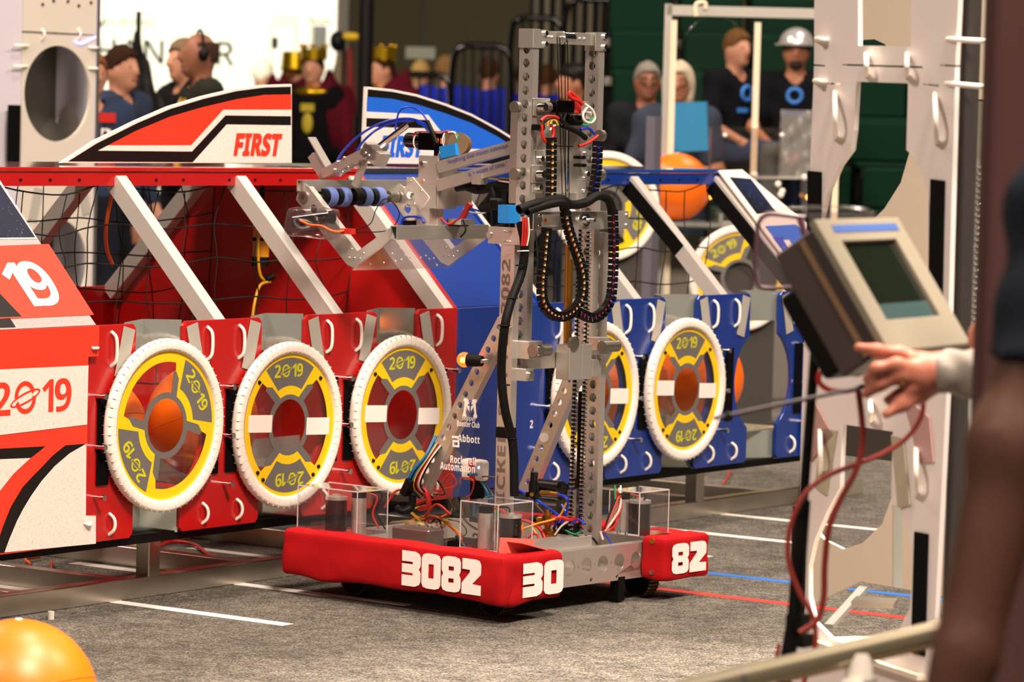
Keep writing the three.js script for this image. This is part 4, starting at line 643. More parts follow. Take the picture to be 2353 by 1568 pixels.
{ // electronics tray behind the clear panel
  const p = rx(1092, 1080, 0.42);
  const rd = part('radio', bx(0.035, 0.062, 0.085, p.x, p.y, p.z, 0.012), M.white, robot, 'white radio with red stripe'); part('red_stripe', bx(0.036, 0.063, 0.02).rotateX(-0.12).translate(p.x - 0.0005, p.y, p.z + 0.002), M.cableRed, rd); part('status_lamp', sph(p.x - 0.018, p.y + 0.01, p.z + 0.028, 0.0025, 8), (() => { const e = mat(0x000000, 0.5); e.emissive = new THREE.Color(0.3, 0.3, 1); e.emissiveIntensity = 4; return e; })(), rd);
  part('radio_mount', bx(0.03, 0.12, 0.03, p.x, p.y - 0.09, p.z + 0.01), M.black);
  part('power_panel', [bx(0.18, 0.012, 0.2, 0.42, 0.12, -0.5), bx(0.1, 0.04, 0.1, 0.42, 0.14, -0.5, 0.004)], M.rubber);
  const bt = rx(965, 1180, 0.2); part('battery', bx(0.07, 0.06, 0.14, 0.22, 0.18, -0.5, 0.006), M.steel); part('battery_cover', bx(0.085, 0.075, 0.16, 0.22, 0.185, -0.5, 0.01), M.cover);
  part('battery_terminal', cyl(V(0.165, 0.16, -0.43), V(0.15, 0.158, -0.43), 0.011), M.black); part('battery_lead', tube([V(0.155, 0.16, -0.43), V(0.14, 0.158, -0.4), V(0.13, 0.15, -0.35), V(0.15, 0.14, -0.3)], 0.007, 20, 8), M.cableRed); part('battery_lead', tube([rx(955, 1125, 0.24), rx(978, 1130, 0.24), rx(985, 1160, 0.26), rx(965, 1170, 0.28)], 0.008, 20, 8), M.cableRed); part('battery_lead', tube([rx(948, 1140, 0.22), rx(945, 1165, 0.22), rx(925, 1175, 0.2), rx(912, 1168, 0.2)], 0.011, 20, 8), M.black);
  const cols = [M.cableRed, M.black, M.brown, M.cableOrange, M.black, M.cableTeal, M.cableRed, M.black, M.cableYellow, M.brown];
  for (let k = 0; k < 34; k++) { let a = V(rr(0.28, 0.5), rr(0.12, 0.3), rr(-0.56, -0.28)); const pts = [a.clone()]; for (let j = 0; j < 4; j++) { a = a.clone().add(V(rr(-0.05, 0.05), rr(-0.06, 0.06), rr(-0.07, 0.07))); a.y = Math.max(0.1, Math.min(0.36, a.y)); a.x = Math.max(0.26, a.x); pts.push(a.clone()); } part('wire', tube(pts, rr(0.002, 0.0042), 24, 5), cols[k % cols.length]); }
  for (let k = 0; k < 9; k++) part('wire', tube([rx(1000 + k * 3, 1000 + k * 2, 0.26), rx(975 + k * 2, 1050 + k, 0.22), rx(945 + k * 3, 1085 + k * 2, 0.21), rx(935 + k * 4, 1120, 0.22), rx(955 + k * 5, 1145, 0.26)], 0.0028, 24, 5), [M.cableTeal, M.cableTeal, M.black, M.cableTeal, M.cableYellow, M.black, M.cableRed, M.cableWhite, M.black][k]);
  part('wire_connector', bx(0.03, 0.05, 0.02).rotateX(0.5).translate(...rx(938, 1120, 0.21).toArray()), M.black);
  for (let k = 0; k < 8; k++) part('controller_box', bx(rr(0.04, 0.08), rr(0.02, 0.05), rr(0.04, 0.08), rr(0.3, 0.6), 0.105, rr(-0.7, -0.3), 0.003), [M.black, M.steel, M.aluB, M.rubber][k % 4]);
}
{ // pneumatics by the mast foot
  const r = (u, v, x = 0.5) => rx(u, v, x);
  part('pressure_regulator', [cyl(r(1228, 1085), r(1226, 1108), 0.0115, 0.011, 20), cyl(r(1226, 1106), r(1226, 1140), 0.0145, 0.0145, 20), bx(0.03, 0.014, 0.034).translate(...r(1226, 1137).toArray())], M.blackGloss);
  part('air_tank', cyl(r(1240, 1122, 0.6), r(1290, 1128, 0.6), 0.028, 0.028, 24), M.blackGloss);
  part('brass_fitting', [cyl(r(1243, 1133), r(1268, 1135), 0.008, 0.008, 6), cyl(r(1268, 1135), r(1282, 1137), 0.007), cyl(r(1222, 1137, 0.48), r(1222, 1137, 0.47), 0.006)], M.brass);
  part('brass_fitting', [cyl(r(1259, 1170), r(1258, 1228), 0.009, 0.009, 6), cyl(r(1259, 1178), r(1259, 1186), 0.012), cyl(r(1259, 1200), r(1259, 1210), 0.011, 0.011, 6), cyl(r(1235, 1195), r(1250, 1195), 0.012, 0.012, 6), cyl(r(1250, 1225), r(1275, 1226), 0.012)], M.brass);
  part('pressure_switch', cyl(r(1222, 1195), r(1237, 1194), 0.012), M.black);
  const tb = (...p) => part('air_tube', tube(p.map(([u, v, x]) => r(u, v, x)), 0.0042, 30, 7), M.cableBlue);
  tb([1282, 1137], [1298, 1142], [1308, 1160], [1298, 1185], [1290, 1205]); tb([1190, 1125], [1225, 1145], [1265, 1172], [1290, 1190]); tb([1313, 1115], [1306, 1150], [1285, 1190], [1270, 1220]); tb([1290, 1160], [1300, 1180], [1290, 1200], [1287, 1208]);
  for (const [m, ...p] of [[M.cableRed, [1188, 1195], [1215, 1200], [1240, 1215], [1253, 1240]], [M.cableRed, [1270, 1195], [1290, 1190], [1310, 1195], [1325, 1190]], [M.cableWhite, [1275, 1230], [1290, 1210], [1310, 1195]], [M.cableYellow, [1222, 1210], [1235, 1232], [1240, 1242]], [M.black, [1290, 1215], [1310, 1225], [1330, 1235]], [M.cableBlue, [1310, 1205], [1330, 1195], [1345, 1205]], [M.cableRed, [1230, 1207], [1250, 1203], [1275, 1198]], [M.cableGreen, [1300, 1220], [1320, 1228], [1335, 1222]]]) part('wire', tube(p.map(([u, v]) => r(u, v, 0.48)), m === M.cableRed ? 0.0055 : 0.003, 20, 6), m);
  part('solenoid', bx(0.05, 0.03, 0.04).translate(...r(1305, 1215, 0.52).toArray()), M.black);
  for (let k = 0; k < 12; k++) { const p0 = rz(1385 + rr(0, 10), 1225 + rr(-10, 5), -0.15), p1 = rz(1415 + rr(-5, 12), 1160 + rr(-20, 40), -0.16), p2 = rz(1420 + rr(-15, 15), 1130 + rr(-15, 30), -0.18); part('wire', tube([p0, p1, p2], 0.0028, 14, 5), [M.cableRed, M.cableRed, M.cableGreen, M.black, M.cableWhite][k % 5]); }
  for (const [m, ...p] of [[M.cableBlue, [1385, 1225], [1395, 1235], [1405, 1248]], [M.cableWhite, [1380, 1222], [1385, 1240]], [M.black, [1345, 1232], [1362, 1238], [1372, 1250]]]) part('wire', tube(p.map(([u, v]) => rz(u, v, -0.12)), 0.0035, 14, 5), m);
}
// ---------- figures: one skeleton, fields joined with a smooth minimum, meshed with surface nets ----------
function nets(f, lo, hi, h) {
  const n = [0, 1, 2].map((k) => Math.ceil((hi[k] - lo[k]) / h) + 2), [nx, ny, nz] = n, val = new Float32Array(nx * ny * nz), id = (i, j, k) => (k * ny + j) * nx + i;
  for (let k = 0; k < nz; k++) for (let j = 0; j < ny; j++) for (let i = 0; i < nx; i++) val[id(i, j, k)] = f(lo[0] + i * h, lo[1] + j * h, lo[2] + k * h);
  const vert = new Int32Array(nx * ny * nz).fill(-1), pos = [], idx = [];
  const E = [[0, 0, 0, 1, 0, 0], [0, 1, 0, 1, 1, 0], [0, 0, 1, 1, 0, 1], [0, 1, 1, 1, 1, 1], [0, 0, 0, 0, 1, 0], [1, 0, 0, 1, 1, 0], [0, 0, 1, 0, 1, 1], [1, 0, 1, 1, 1, 1], [0, 0, 0, 0, 0, 1], [1, 0, 0, 1, 0, 1], [0, 1, 0, 0, 1, 1], [1, 1, 0, 1, 1, 1]];
  for (let k = 0; k < nz - 1; k++) for (let j = 0; j < ny - 1; j++) for (let i = 0; i < nx - 1; i++) {
    let c = 0, x = 0, y = 0, z = 0;
    for (const [a, b, d, a2, b2, d2] of E) { const p = val[id(i + a, j + b, k + d)], q = val[id(i + a2, j + b2, k + d2)]; if ((p < 0) !== (q < 0)) { const t = p / (p - q); x += a + (a2 - a) * t; y += b + (b2 - b) * t; z += d + (d2 - d) * t; c++; } }
    if (c) { vert[id(i, j, k)] = pos.length / 3; pos.push(lo[0] + (i + x / c) * h, lo[1] + (j + y / c) * h, lo[2] + (k + z / c) * h); }
  }
  const quad = (a, b, c, d, fl) => { if (a < 0 || b < 0 || c < 0 || d < 0) return; fl ? idx.push(a, b, c, a, c, d) : idx.push(a, c, b, a, d, c); };
  for (let k = 1; k < nz - 1; k++) for (let j = 1; j < ny - 1; j++) for (let i = 1; i < nx - 1; i++) {
    const s = val[id(i, j, k)] < 0;
    if (s !== val[id(i + 1, j, k)] < 0) quad(vert[id(i, j - 1, k - 1)], vert[id(i, j, k - 1)], vert[id(i, j, k)], vert[id(i, j - 1, k)], s);
    if (s !== val[id(i, j + 1, k)] < 0) quad(vert[id(i - 1, j, k - 1)], vert[id(i - 1, j, k)], vert[id(i, j, k)], vert[id(i, j, k - 1)], s);
    if (s !== val[id(i, j, k + 1)] < 0) quad(vert[id(i - 1, j - 1, k)], vert[id(i, j - 1, k)], vert[id(i, j, k)], vert[id(i - 1, j, k)], s);
  }
  const g = new THREE.BufferGeometry(); g.setAttribute('position', new THREE.Float32BufferAttribute(pos, 3)); g.setIndex(idx); g.computeVertexNormals(); return g;
}
const cap = (a, b, ra, rb) => { const bx_ = b[0] - a[0], by = b[1] - a[1], bz = b[2] - a[2], L = bx_ * bx_ + by * by + bz * bz; return (x, y, z) => { const px = x - a[0], py = y - a[1], pz = z - a[2], t = Math.max(0, Math.min(1, (px * bx_ + py * by + pz * bz) / L)); return Math.hypot(px - bx_ * t, py - by * t, pz - bz * t) - (ra + (rb - ra) * t); }; };
const ell = (c, r, yawA = 0) => { const cs = Math.cos(yawA), sn = Math.sin(yawA), m = Math.min(...r); return (x, y, z) => { const px = x - c[0], pz = z - c[2], X = px * cs - pz * sn, Z = px * sn + pz * cs; return (Math.hypot(X / r[0], (y - c[1]) / r[1], Z / r[2]) - 1) * m; }; };
const smin = (fs, k) => (x, y, z) => { let d = 1e9; for (const f of fs) { const e = f(x, y, z), h = Math.max(0, k - Math.abs(d - e)) / k; d = Math.min(d, e) - h * h * k * 0.25; } return d; };
function bounds(pts, pad) { const lo = [1e9, 1e9, 1e9], hi = [-1e9, -1e9, -1e9]; for (const p of pts) for (let k = 0; k < 3; k++) { lo[k] = Math.min(lo[k], p[k] - pad); hi[k] = Math.max(hi[k], p[k] + pad); } return [lo, hi]; }
const skinC = { pale: 0xb07c62, warm: 0x9c664a, tan: 0x80503a, brown: 0x6b4030 };
// o: head {u,v,d} pixel and distance, a (turn towards picture right), sit, hy (head yaw), arms {L:[elbow,wrist],R:[...]} in body space, skin, shirt, pants, hair, style, sleeve, label
function person(o) {
  const hp = atD(o.u, o.v, o.d), sit = o.sit ? 0.43 : 0, S = o.sit ? 1 : Math.max(0.88, Math.min(1.12, hp.y / 1.62));
  const baseY = o.sit ? hp.y - (1.62 - 0.43) : 0, t = thing('person', o.label, 'person', o.group, [hp.x, baseY, hp.z], -0.951 + (o.a || 0));
  t.scale.setScalar(S);
  const up = (p) => [p[0], p[1] - sit, p[2]];
  const J = { pel: up([0, 0.97, 0]), che: up([0, 1.28, 0]), nek: up([0, 1.47, 0]), hea: up([0, 1.62, 0.02]) };
  const sh = { L: up([0.175, 1.41, 0]), R: up([-0.175, 1.41, 0]) };
  const A = { L: (o.arms?.L || [[0.24, 1.13, -0.02], [0.25, 0.89, 0.06]]).map(up), R: (o.arms?.R || [[-0.24, 1.13, -0.02], [-0.25, 0.89, 0.06]]).map(up) };
  const lg = o.sit ? { L: [[0.09, 0.52, 0.02], [0.13, 0.53, 0.45], [0.13, 0.09, 0.42], [0.13, 0.04, 0.54]], R: [[-0.09, 0.52, 0.02], [-0.13, 0.53, 0.45], [-0.13, 0.09, 0.42], [-0.13, 0.04, 0.54]] } : { L: [[0.09, 0.93, 0], [0.1, 0.5, 0.02], [0.11, 0.09, -0.02], [0.12, 0.04, 0.13]], R: [[-0.09, 0.93, 0], [-0.1, 0.5, 0.02], [-0.11, 0.09, -0.02], [-0.12, 0.04, 0.13]] };
  const hy = o.hy || 0, H = J.hea, rot = (x, y, z) => [H[0] + x * Math.cos(hy) + z * Math.sin(hy), H[1] + y, H[2] - x * Math.sin(hy) + z * Math.cos(hy)];
  const h = o.cell || 0.023, fs = [ell(H, [0.076, 0.112, 0.094], hy), cap(rot(0, -0.06, 0.035), rot(0, -0.085, 0.06), 0.05, 0.035), cap(J.nek, H, 0.055, 0.05), cap(rot(0, 0.015, 0.09), rot(0, -0.025, 0.112), 0.012, 0.016), ell(rot(0.076, -0.01, 0), [0.014, 0.032, 0.022], hy), ell(rot(-0.076, -0.01, 0), [0.014, 0.032, 0.022], hy),
    ell([0, J.che[1], 0], [0.15, 0.2, 0.09]), ell([0, J.pel[1], 0], [0.14, 0.14, 0.095]), cap(sh.L, sh.R, 0.055, 0.055)];
  for (const s of ['L', 'R']) {
    const [e, w] = A[s], dx = w[0] - e[0], dy = w[1] - e[1], dz = w[2] - e[2], dl = Math.hypot(dx, dy, dz), D = [dx / dl, dy / dl, dz / dl], at = (k, sx = 0, sz = 0) => [w[0] + D[0] * k + sx, w[1] + D[1] * k, w[2] + D[2] * k + sz];
    fs.push(cap(sh[s], e, 0.05, 0.038), cap(e, w, 0.037, 0.026), cap(w, at(0.08), 0.026, 0.033));
    for (let f = 0; f < 4; f++) { const q = (f - 1.5) * 0.018; fs.push(cap(at(0.08, q * 0.7, q * 0.7), at([0.155, 0.17, 0.16, 0.14][f], q, q + 0.012), 0.0105, 0.0085)); }
    fs.push(cap(at(0.03, 0, 0.02), at(0.085, 0, 0.05), 0.012, 0.009));
    const [a, b, c, d] = lg[s]; fs.push(cap(a, b, 0.08, 0.055), cap(b, c, 0.055, 0.036), cap(c, d, 0.04, 0.035));
  }
  const all = [...Object.values(J), rot(0, 0.13, 0), ...Object.values(sh), ...A.L, ...A.R, ...lg.L, ...lg.R], [lo, hi] = bounds(all, 0.17);
  obj('body', nets(smin(fs, 0.03), lo, hi, h), mat(skinC[o.skin || 'pale'], 0.6), t);
  // shirt
  const sl = o.sleeve === 'long', tf = [ell([0, J.che[1], 0], [0.175, 0.235, 0.118]), ell([0, J.pel[1] + 0.05, 0], [0.165, 0.17, 0.118]), cap(sh.L, sh.R, 0.07, 0.07)];
  for (const s of ['L', 'R']) { const [e, w] = A[s], m = sh[s].map((v, k) => v + (e[k] - v) * 0.72); tf.push(cap(sh[s], sl ? e : m, 0.066, sl ? 0.054 : 0.064)); if (sl) tf.push(cap(e, w.map((v, k) => e[k] + (v - e[k]) * 0.94), 0.054, 0.04)); }
  const body = smin(tf, 0.06), neckY = J.nek[1] + 0.0, hemY = J.pel[1] - 0.1, wob = (x, y, z) => 0.004 * Math.sin(y * 34 + x * 21) + 0.003 * Math.sin(x * 40 - z * 37 + y * 11);
  const [l2, h2] = bounds([J.pel, J.che, J.nek, sh.L, sh.R, ...A.L, ...A.R], 0.2);
  obj('shirt', nets((x, y, z) => Math.max(body(x, y, z) + wob(x, y, z), hemY - y, cap([0, neckY - 0.02, 0.02], [0, neckY + 0.2, 0.03], 0.07, 0.09)(x, y, z) * -1), l2, h2, h), cloth(o.shirt), t);
  const pf = [ell(J.pel, [0.165, 0.13, 0.118])]; for (const s of ['L', 'R']) { const [a, b, c] = lg[s]; pf.push(cap(a, b, 0.1, 0.075), cap(b, c, 0.075, 0.06)); }
  const [l3, h3] = bounds([J.pel, ...lg.L, ...lg.R], 0.16), pant = smin(pf, 0.03);
  obj('trousers', nets((x, y, z) => Math.max(pant(x, y, z) + wob(x, y, z), y - J.pel[1] - 0.06), l3, h3, h), cloth(o.pants ?? 0x1c1d22), t);
  for (const s of ['L', 'R']) { const [, , c, d] = lg[s]; obj('shoe', nets(smin([cap(c, d, 0.052, 0.045)], 0.01), ...bounds([c, d], 0.09), 0.016), M.black, t); }
  // hair
  const hm = cloth(o.hair ?? 0x2a1c14);
  if (o.style !== 'bald') {
    const bob = o.style === 'bob', bun = o.style === 'bun', hf = [ell([H[0], H[1] + 0.02, H[2]], [0.088, 0.115, 0.105], hy)]; if (bob) hf.push(ell(rot(0.05, -0.04, -0.02), [0.045, 0.12, 0.075], hy), ell(rot(-0.05, -0.04, -0.02), [0.045, 0.12, 0.075], hy)); if (bun) hf.push(ell(rot(0, 0.02, -0.12), [0.05, 0.05, 0.05]));
    const hs = smin(hf, 0.03), face = ell(rot(0, -0.05, 0.085), [bob ? 0.075 : 0.1, 0.115, bob ? 0.09 : 0.105], hy);
    obj('hair', nets((x, y, z) => Math.max(hs(x, y, z) + 0.004 * Math.sin(x * 90 + y * 70) * Math.sin(z * 80), -face(x, y, z), bob ? -1 : H[1] - 0.06 - y + 0.6 * Math.max(0, (rot(0, 0, 0)[2] - z) * 0)), [H[0] - 0.19, H[1] - 0.24, H[2] - 0.21], [H[0] + 0.19, H[1] + 0.17, H[2] + 0.19], Math.min(h, 0.017)), hm, t);
  } else { const hs = ell([H[0], H[1] + 0.012, H[2] - 0.006], [0.08, 0.11, 0.098], hy); obj('hair', nets((x, y, z) => Math.max(hs(x, y, z), y - H[1] - 0.065, H[1] - 0.05 - y, (x - H[0]) * Math.sin(hy) + (z - H[2]) * Math.cos(hy) - 0.03), [H[0] - 0.12, H[1] - 0.1, H[2] - 0.13], [H[0] + 0.12, H[1] + 0.12, H[2] + 0.13], 0.012), hm, t); }
  for (const s of [-1, 1]) obj('eye', sph(...rot(s * 0.03, 0.008, 0.084), 0.0075, 8), M.brown, t);
  obj('mouth', ell0(rot(0, -0.058, 0.09), [0.024, 0.007, 0.012], hy), mat(0x9a5a4a, 0.6), t);
  if (o.extra) o.extra(t, J, rot, A, sh);
  return t;
}
function ell0(c, r, yawA) { return new THREE.SphereGeometry(1, 10, 8).scale(...r).rotateY(yawA).translate(...c); }
// ---------- behind the ship: rocket, trailer, crowd, barricades, bleachers ----------
const pxm = (d) => F / d;
{ // far rocket, seen over and through the red ship; its face stands parallel to the ship side
  const c = atD(130, 210, 15), z = c.z, q = (u, v) => { const p = onP(u, v, 'z', z); return [p.x - c.x, p.y]; };
  const t = thing('rocket_tower', 'tall white rocket tower with round openings behind the red roof', 'rocket tower', null, [c.x, 0, c.z]);
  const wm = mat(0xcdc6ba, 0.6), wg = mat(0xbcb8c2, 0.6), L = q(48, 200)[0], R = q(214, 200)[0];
  const front = (y0, y1, holes) => { const s = shp([[L, y0], [R, y0], [R, y1], [L, y1]]); for (const y of holes) hole(s, 0, y, 0.203); return ext(s, 0.012, 0, 32).translate(0, 0, -0.006); };
  const topY = q(130, 77)[1];
  obj('front_panel', front(0.02, topY - 0.004, [0.70, 1.43]), wm, t); obj('front_panel', front(topY + 0.004, 2.75, [2.14]), wm, t);
  const W2 = 0.62, ang = 1.07, sideS = shp([[0, 0.02], [W2, 0.02], [W2, 2.75], [0, 2.75]]);
  for (const y of [0.48, 1.19, 1.9]) hole(sideS, W2 * 0.55, y, 0.2);
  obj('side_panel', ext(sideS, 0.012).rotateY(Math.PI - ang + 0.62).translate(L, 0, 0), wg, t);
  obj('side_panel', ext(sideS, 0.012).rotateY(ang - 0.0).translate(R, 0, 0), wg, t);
  obj('inner_panel', bx(0.5, 2.6, 0.02, 0.5, 1.32, -0.45), cloth(0x55524c), t); obj('inner_tube', [cyl(V(-0.1, 0.02, -0.5), V(-0.1, 2.7, -0.5), 0.05), bx(0.12, 2.6, 0.03, 0.12, 1.32, -0.62)], M.galv, t);
  const tie = (u0, v0, u1, v1) => { const a = q(u0, v0), b = q(u1, v1); obj('zip_tie', tube([[a[0], a[1], 0.006], [(a[0] + b[0]) / 2, (a[1] + b[1]) / 2, 0.022], [b[0], b[1], 0.006]], 0.006), M.zip, t); };
  tie(94, 66, 93, 92); tie(177, 65, 176, 92); tie(28, 104, 62, 106); tie(28, 152, 60, 153); tie(200, 109, 222, 110); tie(200, 157, 222, 158); tie(138, 455, 139, 470);
  for (const [u, v] of [[95, 10], [120, 2], [153, 3], [178, 13], [206, 6]]) { const p = q(u, v); obj('screw', sph(p[0], p[1], 0.008, 0.007, 8), M.black, t); }
  const k = q(27, 310); obj('velcro_strip', bx(0.07, 0.25, 0.008, k[0], k[1], 0.012), M.velcro, t);
  for (const [u, v, r] of [[78, 470, 0.25], [190, 455, -0.25]]) { const p = q(u, v); obj('target_tape', bx(0.05, 0.14, 0.004).rotateZ(-r).translate(p[0], p[1], 0.01), M.greyTape, t); }
  const e = mat(0x000000, 0.5); e.emissive = new THREE.Color(0.35, 0.35, 1); e.emissiveIntensity = 1.2;
  const lp = q(178, 95), lq = q(215, 85); obj('light_strip', tube([[lp[0] - 0.03, lp[1], 0.012], [lp[0], lp[1] - 0.01, 0.014], [lq[0] - 0.03, lq[1] - 0.01, 0.014], [lq[0], lq[1], 0.012]], 0.003), e, t, 'blue light strip');
}
{ // white trailer
  const d = 33, a = atD(-20, 0, d), fx = RG.clone().setY(0).normalize(), n = V(-fx.z, 0, fx.x).negate();
  const t = thing('display_trailer', 'brightly lit white ribbed trailer with a door and dark lettering', 'trailer', null, [a.x, 0, a.z], Math.atan2(-fx.z, fx.x));
  const k = (u, v) => [(u + 20) / pxm(d), 1.394 + (264 + (u - 1176) * 0.0257 - v) / pxm(d)];
  const xr_ = k(775, 0)[0], w = xr_ + 4, wm = mat(0xf6f5ee, 0.7), wt = mat(0xdfe0cf, 0.7);
  const s = shp([[-4, 0.45], [xr_, 0.45], [xr_, 2.62], [xr_ - 0.05, 2.74], [xr_ - 0.18, 2.8], [-4, 2.8]]);
  obj('trailer_body', ext(s, 2.3).translate(0, 0, -2.3), wm, t);
  for (let i = 0; i < 46; i++) { const x = -1 + i * (xr_ + 0.9) / 46; if (x > k(618, 0)[0] && x < k(765, 0)[0]) continue; obj('wall_rib', bx(0.02, 2.2, 0.012, x, 1.6, 0.004), wt, t); }
  const p0 = k(625, 35), p1 = k(685, 330), dr = obj('trailer_door', bx(p1[0] - p0[0], p0[1] - 0.5, 0.03, (p0[0] + p1[0]) / 2, (p0[1] + 0.5) / 2, 0.01), wt, t);
  obj('door_panel', bx((p1[0] - p0[0]) * 0.72, p0[1] - 0.75, 0.02, (p0[0] + p1[0]) / 2, (p0[1] + 0.5) / 2, 0.025), wm, dr); obj('door_handle', bx(0.05, 0.09, 0.04, k(634, 100)[0], k(634, 100)[1], 0.045), M.black, dr);
  const q0 = k(722, 62), q1 = k(751, 130); obj('trailer_window', bx(q1[0] - q0[0], q0[1] - q1[1], 0.02, (q0[0] + q1[0]) / 2, (q0[1] + q1[1]) / 2, 0.012), mat(0x6a6a68, 0.3), t);
  obj('window_frame', [bx(0.18, 0.05, 0.04, (q0[0] + q1[0]) / 2, q0[1] + 0.06, 0.01), bx(0.03, 0.6, 0.04, q0[0] - 0.03, q0[1] - 0.2, 0.01)], wt, t);
  const tp = k(312, 120), ts = k(290, 55), ink = cloth(0x0c0d08);
  obj('trailer_lettering', text('HANGAR', 0.215, { f: fontR, center: false, sx: 1.12 }).translate(k(226, 0)[0], tp[1], 0.014), ink, t, 'dark HANGAR lettering');
  const af = words('U.S. AIR FORCE', 0.055, fontR); for (const g of af.gs) obj('trailer_lettering', g.scale(0.5 / af.total, 1, 1).translate(k(297, 0)[0], ts[1], 0.014), mat(0x8a8c60, 0.6), t);
  obj('trailer_emblem', flat(shp([[0, 0], [0.05, -0.03], [0.12, 0.1], [0.05, 0.02]]), 0.014).translate(k(218, 0)[0], ts[1] - 0.04, 0), ink, t);
  for (const x of [0.2, 2.6]) obj('wheel', cyl(V(x, 0.36, -0.3), V(x, 0.36, -0.02), 0.36, 0.36, 32), M.rubber, t);
  // the lamp bar that floods the trailer
  const L = new THREE.SpotLight(0xf4ffe6, 23, 0, 0.55, 0.5, 2); L.name = 'trailer_flood'; L.castShadow = true;
  const lp = atD(300, -700, 28); L.position.copy(lp); const tg = atD(380, 120, 33); L.target.position.copy(tg); scene.add(L, L.target);
  const lt = thing('trailer_floodlight', 'floodlight hanging in front of the white trailer', 'floodlight', null, [lp.x, lp.y, lp.z]); obj('housing', bx(0.6, 0.3, 0.3, 0, 0.25, 0), M.black, lt); const le = mat(0x000000, 1); le.emissive = new THREE.Color(0xf4ffe6); le.emissiveIntensity = 3; obj('lens', bx(0.5, 0.02, 0.24, 0, 0.085, 0), le, lt); obj('hanger', bar(V(0, 0.3, 0), V(0, 11 - lp.y, 0), 0.05, 0.05), M.black, lt);
}
{ // black pole and furled flag
  const p = atD(838, 200, 26); const t = thing('lighting_pole', 'thick black upright pole beside the maroon cape', 'pole', null, [p.x, 0, p.z]);
  obj('pole', cyl(V(0, 0.02, 0), V(0, 6, 0), 0.055), M.black, t); obj('foot', cyl(V(0, 0, 0), V(0, 0.03, 0), 0.3), M.black, t); obj('collar', cyl(V(0, 1.2, 0), V(0, 1.35, 0), 0.075), M.black, t); obj('guy_rod', cyl(V(0.03, 0.03, 0.3), V(0.03, 1.3, 0.06), 0.012), M.black, t);
  const q = atD(318, 120, 20.5), f = thing('furled_flag', 'black furled flag leaning beside the navy sweatshirt', 'flag', null, [q.x, 0, q.z], 0.62);
  obj('flag_pole', cyl(V(0, 0, 0), V(-0.02, 1.93, 0), 0.014), M.black, f);
  const pf = [cap([-0.01, 1.8, 0], [0.03, 1.6, 0], 0.02, 0.05), cap([0.03, 1.6, 0], [0.08, 1.35, 0.06], 0.05, 0.09), cap([0.08, 1.35, 0.06], [0.1, 1.2, 0.12], 0.09, 0.04), cap([0.02, 1.5, 0], [0.02, 1.1, 0], 0.06, 0.07)], ff = smin(pf, 0.05);
  obj('flag_cloth', nets((x, y, z) => ff(x, y, z) + 0.01 * Math.sin(z * 60 + x * 30), [-0.2, 0.95, -0.2], [0.3, 1.95, 0.3], 0.02), M.rubber, f);
}
// people on the left
const lanyard = (t, J, m) => obj('lanyard', tube([[-0.06, J.nek[1] - 0.02, 0.06], [-0.04, J.che[1] + 0.05, 0.125], [0, J.che[1] - 0.1, 0.13], [0.04, J.che[1] + 0.05, 0.125], [0.06, J.nek[1] - 0.02, 0.06]], 0.007), m, t);
person({ u: 273, v: 158, d: 18.7, a: 1.0, shirt: 0x2a3346, pants: 0x16171c, hair: 0x2b1a12, style: 'bun', sleeve: 'long', label: 'person in a navy sweatshirt and black lanyard facing sideways by the white tower', extra: (t, J) => lanyard(t, J, M.black) });
person({ u: 205, v: 172, d: 17.4, a: 0.5, shirt: 0x2c3850, pants: 0x1a1c24, hair: 0x7a4a30, sleeve: 'long', label: 'person in a printed navy sweatshirt half hidden by the white tower', extra: (t, J) => { obj('shirt_print', place(text('ER', 0.09), V(0.02, J.che[1] + 0.02, 0.128), V(1, 0, 0), V(0, 1, 0)), M.white, t); obj('shirt_print', bx(0.09, 0.05, 0.006, 0.06, J.che[1] + 0.12, 0.112), M.cableRed, t); lanyard(t, J, M.black); } });
person({ u: 467, v: 125, d: 19, a: -1.25, skin: 'tan', shirt: 0x24241f, pants: 0x15151a, hair: 0x3a2a20, style: 'bald', sleeve: 'short', arms: { R: [[-0.25, 1.14, 0.02], [-0.12, 1.2, 0.24]] }, label: 'person in a dark polo wearing a black headset, turned sideways', extra: (t, J, rot) => { obj('headset', [ell0(rot(0.09, 0, 0), [0.02, 0.035, 0.03], 0), ell0(rot(-0.09, 0, 0), [0.02, 0.035, 0.03], 0), tube([rot(0.085, 0.02, 0), rot(0.06, 0.105, 0), rot(0, 0.125, 0), rot(-0.06, 0.105, 0), rot(-0.085, 0.02, 0)], 0.008)], M.black, t); lanyard(t, J, M.cableYellow); } });
person({ u: 430, v: 140, d: 20.8, a: -0.9, shirt: 0x17181a, pants: 0x101114, hair: 0x6b5a48, sleeve: 'long', label: 'person in a black jacket right behind the one with the headset' });
person({ u: 600, v: 172, d: 32, a: 2.4, shirt: 0x131416, hair: 0xd8cfc0, sleeve: 'long', label: 'person in a plain black jacket in front of the white trailer' });
const goldM = mat(0xc9a21c, 0.25, 0.9), maroon = cloth(0x4a0c1a);
function cape(t, J) { const f = smin([cap([-0.12, J.nek[1] - 0.04, -0.04], [-0.4, J.pel[1] - 0.1, -0.06], 0.11, 0.17), cap([0.12, J.nek[1] - 0.04, -0.04], [0.4, J.pel[1] - 0.1, -0.06], 0.11, 0.17), ell([0, J.che[1] - 0.2, -0.14], [0.3, 0.5, 0.08])], 0.08); obj('cape', nets((x, y, z) => f(x, y, z) + 0.012 * Math.sin(x * 38 + y * 5), [-0.75, J.pel[1] - 0.5, -0.4], [0.75, J.nek[1] + 0.15, 0.25], 0.025), maroon, t, 'maroon cape'); obj('collar', ell0([0, J.nek[1] - 0.03, 0], [0.17, 0.05, 0.13], 0), goldM, t, 'gold collar'); }
